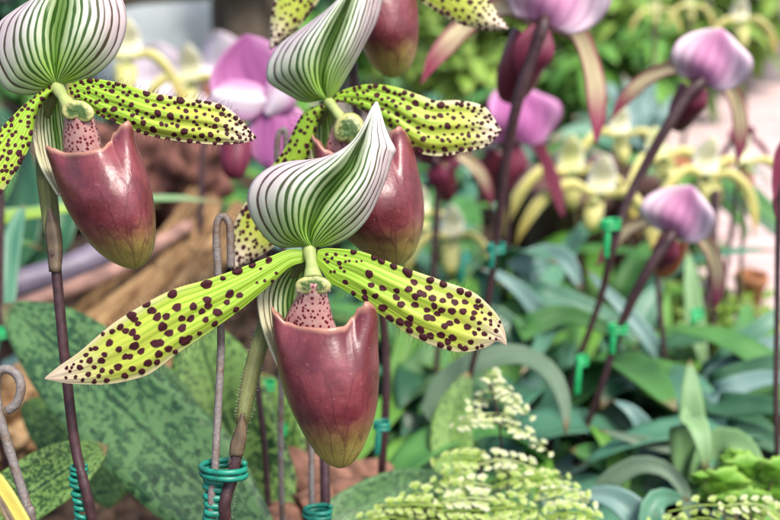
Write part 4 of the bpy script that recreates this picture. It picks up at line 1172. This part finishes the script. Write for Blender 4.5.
def flower_parts(kind):
    out = []
    if kind == 'pink':
        h, w, pl, pw, pr, pln, droop, sep, pet, pch, hood = .030, .0215, .042, .0044, .0088, .025, .85, 'pink_sepal', 'maroon_petal', 'pouch_dark', .007
    elif kind == 'yellow':
        h, w, pl, pw, pr, pln, droop, sep, pet, pch, hood = .024, .0080, .046, .0036, .0050, .0155, .80, 'yellow_sepal', 'yellow_petal', 'pouch_yellow', .002
    elif kind == 'cream':
        h, w, pl, pw, pr, pln, droop, sep, pet, pch, hood = .026, .0090, .042, .0034, .0066, .022, .85, 'cream_sepal', 'yellow_petal', 'pouch_yellow', .003
    else:
        h, w, pl, pw, pr, pln, droop, sep, pet, pch, hood = .040, .022, .044, .008, .012, .032, .35, 'white_pink', 'white_pink', 'pouch_tan', .010
    prof = lambda t: w * max(.03, math.sin(math.pi * min(1, .10 + .90 * t) ** .85) ** (.62 if kind != 'pink' else .85))
    out.append(('dorsal_sepal', *lblade([(0, 0, 0), (0, h * .4, -.003), (0, h * .8, hood * .25), (0, h, hood * .7)], prof, {'pink': .30, 'yellow': .15, 'cream': .15, 'white': .2}[kind], flat=(-1, 0, 0), vf=kind == 'pink'), sep))
    for sg in (-1, 1):
        pp = lambda t: pw * max(.04, (min(1, .5 + 2 * t)) * (1 - max(0, t - .6) ** 2 * 6.0)) if t < .98 else pw * .05
        cen = [(sg * .002, 0, .001), (sg * pl * .35, pl * .06, .006), (sg * pl * .66, -pl * droop * .28, .009), (sg * pl * .85, -pl * droop * .75, .006), (sg * pl * .90, -pl * droop * 1.05, .002)]
        out.append(('petal', *lblade(cen, pp, -.35 if kind != 'pink' else -.2, flat=(0, -sg, 0), twist=.5 * sg), pet))
    out.append(('pouch', *lpouch((0, -h * .24, pr * 1.0), pr, pln), pch))
    out.append(('synsepal', *lblade([(0, -.001, -.003), (0, -h * .4, -.005), (0, -h * .8, .0)], lambda t: w * (.55 if kind != 'pink' else .36) * max(.05, math.sin(math.pi * (.12 + .88 * t))), .2, flat=(-1, 0, 0)), sep if kind != 'pink' else 'maroon_plain'))
    # column with its shield
    V, F, uv = tube_geo(catmull([(0, 0, 0), (0, -.002, .006), (0, -.007, .011)], 8), [.0018, .0016, .0034], 10)
    out.append(('column', V, F, uv, 'staminode'))
    return out
PROTO = {}
for k in ('pink', 'yellow', 'cream', 'white'):
    L = []
    for nm, V, F, uv, mt in flower_parts(k):
        me = D.meshes.new(nm)
        me.from_pydata([tuple(v) for v in V], [], F)
        me.materials.append(M[mt])
        l = me.uv_layers.new(name='UVMap')
        idx = np.zeros(len(me.loops), int); me.loops.foreach_get('vertex_index', idx)
        l.data.foreach_set('uv', np.array(uv, float)[idx].ravel())
        me.polygons.foreach_set('use_smooth', [True] * len(me.polygons))
        L.append((nm, me))
    PROTO[k] = L

def bg_orchid(kind, c, face, label, stem, sc=1., up=(0, 0, 1), d=.6, r=(2.6, 2.2, 2.4), group='', mats=None, stemmat='stem', nleaf=0):
    """face = direction the flower looks in camera terms: (right, up, towards the camera); c = (px, py, depth) of its middle"""
    o = P(*c)
    last = stem[-1]
    q = P(last[0], last[1], last[2])
    base = Vector((q.x, q.y + .01, 0))
    t = thing('slipper_orchid', base, label, 'orchid', group)
    f = (RIGHT * face[0] + UP * face[1] - FWD * face[2]).normalized()
    u = RIGHT * up[0] + UP * up[2] - FWD * up[1]
    y = (u - f * u.dot(f)).normalized(); x = y.cross(f)
    m = Matrix(((x.x, y.x, f.x, o.x), (x.y, y.y, f.y, o.y), (x.z, y.z, f.z, o.z), (0, 0, 0, 1)))
    for nm, me in PROTO[kind]:
        ob = D.objects.new(nm, me)
        COL.objects.link(ob)
        ob.parent = t
        ob.matrix_local = Matrix.Translation(-base) @ m @ Matrix.Scale(sc, 4)
        s = ob.modifiers.new('thickness', 'SOLIDIFY'); s.thickness = .0006
        if mats and nm in mats:
            ob.data = me.copy(); ob.data.name = nm; ob.data.materials[0] = M[mats[nm]]
    pts = [o - f * .001 * sc, o - f * .006 * sc] + [P(*s) for s in stem]
    pts += [Vector((q.x, q.y + .005, q.z * .5)), base + Vector((0, 0, -.004))]
    tube('stem', pts, [v * K * c[2] for v in r], M[stemmat], t, n=60, sides=12)
    for k in range(nleaf):
        a = 6.283 * k / nleaf + rng.uniform(-.4, .4)
        dr = Vector((math.cos(a), math.sin(a), 0)); l = rng.uniform(.09, .15); hh = rng.uniform(.02, .06)
        leaf(t, rng.choice(['mottle', 'bluegreen', 'green', 'mottle_grey', 'dark']), [base, base + dr * l * .4 + Vector((0, 0, hh)), base + dr * l * .8 + Vector((0, 0, hh * 1.1)), base + dr * l * 1.1 + Vector((0, 0, hh * .5))], rng.uniform(.022, .038), nrm=Vector((0, 0, 1)), n=18, m=7)
    return t
GPK = 'pink and maroon slipper orchids seen from behind'
GYL = 'yellow slipper orchids in the bed'
bg_orchid('pink', (541, 24, .50), (-.05, .15, -1), 'pink orchid cut by the top edge with maroon tipped petals beside its dark stem',
          [(532, 58, .496), (518, 100, .50), (506, 160, .51), (498, 230, .52), (488, 300, .53), (476, 350, .54), (465, 400, .55), (455, 470, .56)], 1.35, up=(.32, 0, 1), r=(6.5, 5.5, 4, 3.4, 3.2, 3.2), group=GPK, nleaf=5)
bg_orchid('pink', (700, 82, .55), (.25, .35, -1), 'pink orchid with oval hooded sepal and dark pouch on a leaning stem',
          [(688, 94, .545), (665, 130, .545), (642, 172, .55), (626, 205, .55), (612, 250, .55), (600, 300, .56), (575, 370, .57), (552, 440, .58), (540, 500, .59)], 1.05, up=(.38, 0, 1), r=(6, 5, 3.4, 3.2, 3.2), group=GPK, nleaf=5)
bg_orchid('pink', (673, 234, .55), (.55, .25, -1), 'pink orchid with white edged sepal and rusty pouch lower on the right',
          [(664, 246, .545), (648, 270, .545), (630, 305, .55), (616, 340, .555), (600, 390, .56), (582, 440, .57), (568, 495, .58)], .98, up=(.42, 0, 1), r=(6, 5, 3.6, 3.4, 3.2), group=GPK, mats={'pouch': 'pouch_orange'}, nleaf=5)
bg_orchid('pink', (512, 142, .72), (-.5, .2, -1), 'blurred pink orchid half hidden behind the tall dark stem',
          [(512, 160, .73), (508, 220, .74), (505, 300, .75), (505, 350, .76)], 1.55, group=GPK, mats={'dorsal_sepal': 'mauve', 'pouch': 'pouch_dark', 'petal': 'maroon_plain'}, nleaf=4)
bg_orchid('pink', (832, 140, .47), (-.5, .1, -.6), 'maroon petalled orchid cut by the right edge on a dark upright stem',
          [(786, 150, .472), (779, 220, .475), (777, 320, .48), (776, 400, .48), (776, 470, .485)], 1.1, r=(5, 3, 2.8, 2.8), group=GPK, mats={'petal': 'maroon_plain'}, nleaf=3)
bg_orchid('pink', (438, 160, .68), (.4, .2, -1), 'dull purple orchid deep in the shade right of the covered pouch',
          [(438, 185, .69), (434, 260, .70), (432, 330, .71), (430, 420, .72)], 1.0, r=(4, 3.4, 2.8), group=GPK, mats={'dorsal_sepal': 'maroon_plain'}, nleaf=4)
bg_orchid('pink', (742, 142, .78), (.2, .1, -1), 'slim maroon orchid before the pink paving right of the oval pink flower',
          [(740, 165, .78), (730, 240, .79), (722, 300, .80)], .5, up=(-.2, 0, 1), group=GPK, mats={'dorsal_sepal': 'maroon_plain', 'petal': 'maroon_plain'})
bg_orchid('yellow', (571, 174, .80), (-.1, -.15, 1), 'yellow orchid with one petal drooping over the dark brown pots, green dorsal sepal',
          [(572, 190, .82), (578, 240, .83), (580, 300, .84)], 1.4, group=GYL, stemmat='stem_green', r=(2.6, 2.2, 2.2))
bg_orchid('yellow', (598, 195, .76), (-.35, .05, 1), 'yellow orchid with cream top sepal and hooked petals reaching down before the dark pots',
          [(602, 215, .78), (606, 260, .79), (605, 320, .80)], 1.4, up=(.2, 0, 1), group=GYL, mats={'dorsal_sepal': 'cream_sepal'}, stemmat='stem_green')
bg_orchid('yellow', (620, 136, .84), (.05, -.1, 1), 'pale yellow orchid with white top sepal above the leaning dark stem',
          [(622, 155, .86), (628, 220, .87), (630, 290, .88)], 1.2, group=GYL, mats={'dorsal_sepal': 'cream_sepal'}, stemmat='stem_green')
bg_orchid('yellow', (661, 160, .80), (.3, .1, 1), 'pale yellow orchid tilted beside the lower pink flower',
          [(663, 180, .82), (664, 230, .83), (662, 300, .84)], 1.2, up=(-.2, 0, 1), group=GYL, mats={'pouch': 'pouch_yellow'}, stemmat='stem_green')
bg_orchid('cream', (706, 176, .74), (.1, -.1, 1), 'cream orchid with one yellow petal reaching toward the pink paving',
          [(706, 200, .76), (712, 260, .77), (713, 330, .77), (706, 380, .77)], 1.2, up=(.1, 0, 1), group=GYL, r=(3, 3.4, 3.4), stemmat='stem')
bg_orchid('yellow', (743, 164, .76), (.15, -.1, 1), 'pale yellow orchid with tan pouch in front of the pink paving',
          [(744, 185, .78), (742, 250, .79), (738, 320, .80)], 1.05, group=GYL, mats={'pouch': 'pouch_tan', 'dorsal_sepal': 'cream_sepal'}, stemmat='stem_green')
bg_orchid('cream', (740, 22, .95), (-.1, -.2, 1), 'pale yellow orchid near the top right corner with arched petals',
          [(742, 40, .97), (745, 110, .98), (742, 180, 1.0)], .95, group=GYL, stemmat='stem_green')
bg_orchid('cream', (452, 238, .80), (-.2, .0, 1), 'small cream orchid right of the covered maroon pouch',
          [(452, 255, .82), (450, 310, .83), (448, 370, .84)], 1.1, group=GYL, mats={'pouch': 'pouch_yellow'}, stemmat='stem_green')
bg_orchid('cream', (190, 82, .85), (-.1, -.15, 1), 'pale yellow orchid above the left spotted petal beside the magenta blossom',
          [(192, 100, .87), (200, 170, .88), (202, 240, .9)], 1.3, group=GYL, mats={'pouch': 'pouch_yellow'}, stemmat='stem_green')
bg_orchid('cream', (127, 58, .80), (.2, -.1, 1), 'cream orchid with tan pouch just right of the left striped sepal',
          [(128, 75, .82), (136, 150, .83), (140, 220, .84)], 1.3, group=GYL, stemmat='stem_green')
bg_orchid('cream', (420, 215, .86), (.2, -.1, 1), 'small pale orchid peeping past the covered maroon pouch edge',
          [(420, 235, .87), (419, 300, .88), (418, 350, .88)], 1.0, group=GYL, stemmat='stem_green')
bg_orchid('yellow', (690, 8, 1.15), (.1, -.1, 1), 'far yellow orchid at the top edge above the oval pink flower',
          [(690, 30, 1.16), (690, 90, 1.18)], .75, group=GYL, stemmat='stem_green')
bg_orchid('yellow', (655, 12, 1.15), (-.1, -.1, 1), 'far yellow orchid at the top edge over the yellow green shrub',
          [(655, 30, 1.16), (652, 90, 1.18)], .75, group=GYL, stemmat='stem_green')
bg_orchid('white', (176, 158, .90), (.1, -.1, 1), 'white blossom under the middle of the left spotted petal',
          [(177, 185, .92), (178, 240, .93)], .9, group='whitish orchids at the left', stemmat='stem_green')
bg_orchid('white', (158, 98, .95), (.3, -.1, 1), 'whitish pink blossom behind the left spotted petal',
          [(160, 120, .97), (165, 200, .98)], 1.35, group='whitish orchids at the left', stemmat='stem_green')
bg_orchid('white', (222, 78, 1.0), (-.3, -.1, 1), 'whitish blossom between the pale yellow orchid and the magenta petals',
          [(222, 100, 1.02), (220, 180, 1.04)], 1.2, group='whitish orchids at the left', stemmat='stem_green')

# magenta and white blossom left of the upper striped sepal, its hood leaning over
dM = .56
mg = thing('slipper_orchid', ground_under(262, 470, dM), 'magenta and white orchid with folded hood left of the upper striped sepal', 'orchid', GPK)
def soft_blade(nm, L, R, wf, mt, Mid=None):
    blade(nm, L, R, dM, wf, M[mt], mg, Mid=Mid, nt=30, ns=20)
soft_blade('dorsal_sepal', [(268, 100), (238, 104), (216, 98), (209, 82), (218, 60), (234, 42), (246, 34)], [(272, 98), (290, 88), (294, 68), (280, 50), (264, 39), (247, 34)],
           lambda t, s: 4 * t + 10 * np.sin(np.pi * t) * np.abs(s) - 4 * np.sin(np.pi * t), 'mauve', Mid=[(270, 99), (246, 82), (238, 60), (246, 34)])
soft_blade('petal', [(270, 104), (250, 120), (226, 118), (210, 106), (212, 92)], [(272, 96), (258, 84), (240, 80), (224, 82), (213, 91)], lambda t, s: 12 + 5 * np.sin(np.pi * t) - 5 * np.abs(s), 'white_mauve')
soft_blade('petal', [(262, 112), (264, 92), (272, 72), (283, 62), (294, 60)], [(272, 118), (292, 106), (302, 88), (302, 72), (295, 60)], lambda t, s: 13 + 6 * np.sin(np.pi * t) - 5 * np.abs(s), 'white_mauve')
soft_blade('synsepal', [(274, 102), (296, 106), (308, 124), (300, 150), (272, 172)], [(264, 108), (252, 118), (247, 134), (252, 156), (271, 172)], lambda t, s: 10 - 8 * np.abs(s), 'mauve')
V, F, uv = lpouch((0, 0, 0), .0088, .024)
o = fp(236, 140, dM, 6)
mesh('pouch', [o + RIGHT * v.x + UP * v.y - FWD * v.z for v in V], F, M['maroon_plain'], mg, uv=uv)
stem_run(mg, [(266, 104, dM * 1.01), (272, 150, dM * 1.02), (262, 260), (261, 330), (263, 400), (266, 470)], dM, [5, 3.4, 3, 3])

# extra dark stems whose flowers are out of the picture
def bare_stem(label, px, r, mat='stem'):
    q = P(*px[-1]); base = Vector((q.x, q.y + .008, 0))
    pts = [P(*p) for p in px] + [Vector((q.x, q.y + .004, q.z * .5)), base + Vector((0, 0, -.004))]
    o = tube('orchid_stem', pts, [r * K * px[0][2]], M[mat], None, n=50, sides=10, origin=base)
    tag(o, label, 'stem', 'bare dark orchid stems')
bare_stem('bare dark stem right of the tie on the nearest stake', [(255, 330, .44), (257, 380, .44), (264, 440, .44), (268, 500, .44), (269, 540, .44)], 3.2)
bare_stem('bare dark stem among green leaves right of the nearest pouch', [(441, 300, .62), (437, 360, .62), (432, 420, .62), (430, 470, .62)], 3)
bare_stem('thin bare stem beside the mottled leaf left of the upper fern', [(462, 330, .66), (452, 380, .66), (444, 430, .66), (440, 470, .66)], 2.6)
bare_stem('thin brown stem in front of the upright green leaves at right', [(655, 250, .62), (660, 310, .62), (665, 360, .62), (670, 420, .62)], 2.8)
bare_stem('thick brown stem left of the narrow terracotta pot', [(716, 190, .72), (712, 240, .72), (709, 290, .72), (690, 350, .72), (680, 400, .72)], 4.5)
bare_stem('dark upright stem behind the left spotted petal', [(205, 120, .72), (202, 170, .72), (200, 230, .72), (198, 300, .72)], 3)
bare_stem('dark stem at the far left edge', [(2, 170, .50), (1, 250, .50), (0, 330, .50), (-3, 420, .50)], 3)
bare_stem('thin dark stem before the covered pouch bottom', [(492, 160, .9), (478, 200, .9), (470, 250, .9), (466, 300, .9)], 2.2)

def clip(label, px, py, d, mat='tie_bright', r=6, tail=28, dx=0):
    t = tie(label, px, py, d, r, 1.8, None, mat, 'green plant clips further back', 2, thick=2.0)
    tube('tail', [fp(px + dx - 2, py, d, 4), fp(px + dx - 4, py + tail * .5, d, 5), fp(px + dx - 5, py + tail, d, 3)], [2.6 * K * d, 3.4 * K * d, 2.8 * K * d], M[mat], t, n=14, sides=8)
clip('teal clip on the tall dark stem of the top pink orchid', 496, 248, .518, 'tie', 8, 20)
clip('bright green clip high on the leaning stem under the yellow orchids', 611, 224, .545, 'tie_bright', 9, 34)
clip('bright green clip low on the stem of the oval pink orchid', 582, 360, .56, 'tie_bright', 5, 34)
clip('bright green clip on the stem of the lower pink orchid', 617, 328, .55, 'tie_bright', 9, 26)
clip('green clip above the folded light green leaf', 674, 379, .60, 'tie', 8, 5)
clip('green clip on the thick brown stem near the mossy tuft', 697, 314, .66, 'tie_bright', 5, 12)
clip('teal clip on the dark stem right of the nearest pouch', 382, 425, .435, 'tie', 7, 30)
clip('bright green clip on the bare stem among green leaves', 431, 436, .615, 'tie_bright', 7, 8)
clip('bright green clip behind the nearest ovary', 268, 385, .47, 'tie_bright', 5, 26)
clip('green clip low behind the nearest pouch', 279, 430, .48, 'tie_bright', 7, 8)
clip('green tie at the left edge above the hooked stake', 0, 333, .49, 'tie_bright', 5, 26)
clip('teal clip under the small cream orchid', 466, 258, .70, 'tie', 4, 26)
clip('teal tie on the stem near the fern tip', 468, 430, .54, 'tie', 5, 24)

# ------------------------------------------------------------------ ferns
M['fern_pale'] = m_soft('fern_pale', (.46, .54, .22), (.62, .66, .42), (.62, .64, .44), None, 9, .3)
M['fern'] = m_soft('fern_yellow_green', (.27, .40, .06), (.40, .50, .13), (.46, .54, .20), None, 9, .3)
M['fern_bright'] = m_soft('fern_bright', (.13, .32, .025), (.22, .42, .05), (.24, .44, .07), None, 9, .3)
def leaflet(p, dr, nm, size, V, F, uv, asp=.6):
    sd = dr.cross(nm).normalized(); nm = sd.cross(dr)
    i0 = len(V)
    V.append(p); uv.append((.5, 0))
    for k in range(9):
        a = (k / 8 - .5) * 2.3
        r = size * (1 + .09 * math.cos(k * 2.2 + size * 9000)) 
        V.append(p + dr * r * math.cos(a * .8) + sd * r * math.sin(a) * asp + nm * size * .05 * math.cos(a * 2)); uv.append((k / 8, 1))
    for k in range(8): F.append((i0, i0 + k + 1, i0 + k + 2))
def pinna(parent, pts, n, size, mat, nrm, seed, jitter=.35, asp=.6):
    r = random.Random(seed)
    c = catmull(pts, n)
    V, F, uv = [], [], []
    tv, tf, _ = tube_geo(c, [.0004, .0002], 5)
    for i in range(1, n):
        p = Vector(c[i]); tg = Vector(c[i] - c[i - 1]).normalized()
        for sg in ((-1, 1) if i < n - 1 else (0,)):
            if r.random() < .12: continue
            nm = (nrm + Vector((r.gauss(0, jitter), r.gauss(0, jitter), r.gauss(0, jitter)))).normalized()
            sd = tg.cross(nm).normalized()
            dr = (tg * .5 + sd * sg + Vector((0, 0, r.gauss(0, .06)))).normalized()
            leaflet(p + dr * size * .35, dr, nm, size * r.uniform(.75, 1.15) * (1 - .35 * i / n), V, F, uv, asp)
    b = len(V)
    V += tv; F += [tuple(q + b for q in f) for f in tf]; uv += [(.5, 0)] * len(tv)
    return mesh('frond', V, F, M[mat], parent, uv=uv, smooth=False, solid=.0003)
bf = P(492, 600, .43); bf.z = 0
f1 = thing('maidenhair_fern', bf, 'pale maidenhair frond in tiers standing above the bottom fern clump', 'fern')
tube('stalk', [bf, P(500, 480, .435), P(500, 430, .43), P(494, 398, .43), (P(486, 372, .43))], [.0007, .0005], M['stem'], f1, n=24, sides=6)
tiers = [[(486, 374), (492, 377)], [(486, 383), (496, 384), (506, 387)], [(484, 391), (500, 394), (521, 404)], [(497, 400), (486, 399), (474, 400)],
         [(497, 401), (514, 404), (528, 414)], [(499, 414), (484, 414), (467, 416)], [(497, 414), (505, 415), (512, 419)], [(499, 424), (480, 421), (458, 424)], [(499, 424), (520, 430), (534, 440), (546, 450)]]
for k, tpx in enumerate(tiers):
    pinna(f1, [fp(x, y, .43, 8 * math.sin(i * 1.3 + k)) for i, (x, y) in enumerate(tpx)], max(4, int(abs(tpx[-1][0] - tpx[0][0]) / 5.5)), 9.0 * K * .43, 'fern_pale', Vector((0, -.35, .93)), k, .2, .75)
bf = P(460, 640, .40); bf.z = 0
f2 = thing('maidenhair_fern', bf, 'yellow green maidenhair clump filling the bottom centre edge', 'fern')
r = random.Random(5)
yb = [452, 458, 470, 485, 500, 515, 530]
xl = [474, 448, 432, 416, 386, 356, 340]; xr = [500, 522, 548, 572, 588, 602, 610]
k = 0
for row in range(10):
    y = 457 + row * 7.4
    a, b = np.interp(y, yb, xl), np.interp(y, yb, xr)
    d0 = .432 - .0038 * row
    for sg in (-1, 1):
        edge = a if sg < 0 else b
        mid0 = 485 + r.uniform(-14, 14)
        spans = [(mid0, edge)] if abs(edge - mid0) < 62 else [(mid0, mid0 + (edge - mid0) * .48), (mid0 + (edge - mid0) * .5, edge)]
        for x0, x1 in spans:
            if r.random() < .2: continue
            dy = r.uniform(-5, 5); dr_ = r.uniform(-3, 15)
            dd = d0 + r.uniform(-.006, .006)
            n_ = max(4, int(abs(x1 - x0) / 7.2))
            pinna(f2, [fp(x0, y + dr_ * .6 + dy, dd, 0), fp((x0 + x1) / 2, y + dy - 1.5, dd, 4), fp(x1, y + dr_ + dy, dd, 2)], n_, 8.6 * K * dd, 'fern_pale' if r.random() < .5 - row * .06 else 'fern', Vector((r.uniform(-.15, .15), -.6, .8)), 100 + k, .14, .85)
            k += 1
for x, y in [(455, 480), (480, 458), (510, 470), (540, 490), (420, 505), (570, 505), (495, 490)]:
    tube('stalk', [bf, fp(485 + (x - 485) * .5, 560, .405), fp(x, y, .425, -3)], [.0006, .0004], M['stem'], f2, n=18, sides=6)
bf = P(720, 640, .41); bf.z = 0
f3 = thing('maidenhair_fern', bf, 'yellow green fern frond arching along the bottom right edge', 'fern')
for k, tpx in enumerate([[(790, 560), (768, 524), (740, 509), (705, 505), (668, 512)], [(800, 545), (775, 512), (752, 504), (728, 505)], [(760, 560), (735, 530), (705, 518), (676, 524)], [(720, 545), (690, 528), (655, 522)], [(790, 540), (782, 518), (770, 508)]]):
    pinna(f3, [fp(x, y, .405, 4) for x, y in tpx], 10, 9 * K * .405, 'fern' if k != 1 else 'fern_pale', Vector((0, -.55, .8)), 300 + k, .16, .8)
bf = P(750, 620, .44); bf.z = 0
f4 = thing('lobed_fern', bf, 'bright green lobed leaf cluster at the bottom right corner', 'fern')
for k, (x, y, R_) in enumerate([(724, 482, 24), (746, 468, 24), (766, 488, 26), (712, 494, 15), (778, 470, 22), (748, 500, 22), (735, 458, 15), (792, 490, 26), (700, 478, 10), (728, 500, 18)]):
    V, uv = [], []
    n_, m_ = 9, 54
    ph = k * 1.7
    for i in range(n_):
        q = i / (n_ - 1)
        for j in range(m_):
            a = 6.2832 * j / m_
            rr_ = R_ * q * (1 + q * q * (.13 * math.cos(5 * a + ph) + .07 * math.cos(11 * a + ph * 2) + .05 * math.cos(17 * a)))
            V.append(fp(x + rr_ * math.cos(a), y + .62 * rr_ * math.sin(a), .43 + .004 * (k % 4), 3 * math.cos(3 * a + ph) * q - 9 * q * q + 12 * math.sin(a) * q * -.6))
            uv.append((.5 + .5 * q * math.cos(a), q))
    mesh('leaf', V, grid_faces(n_, m_, True), M['fern_bright'], f4, uv=uv, solid=.0005)
    tube('leaf_stalk', [fp(x, y, .432 + .004 * (k % 4), -2), fp(x + (750 - x) * .5, y + 40, .44), bf], [.0006], M['stem_green'], f4, n=12, sides=6)
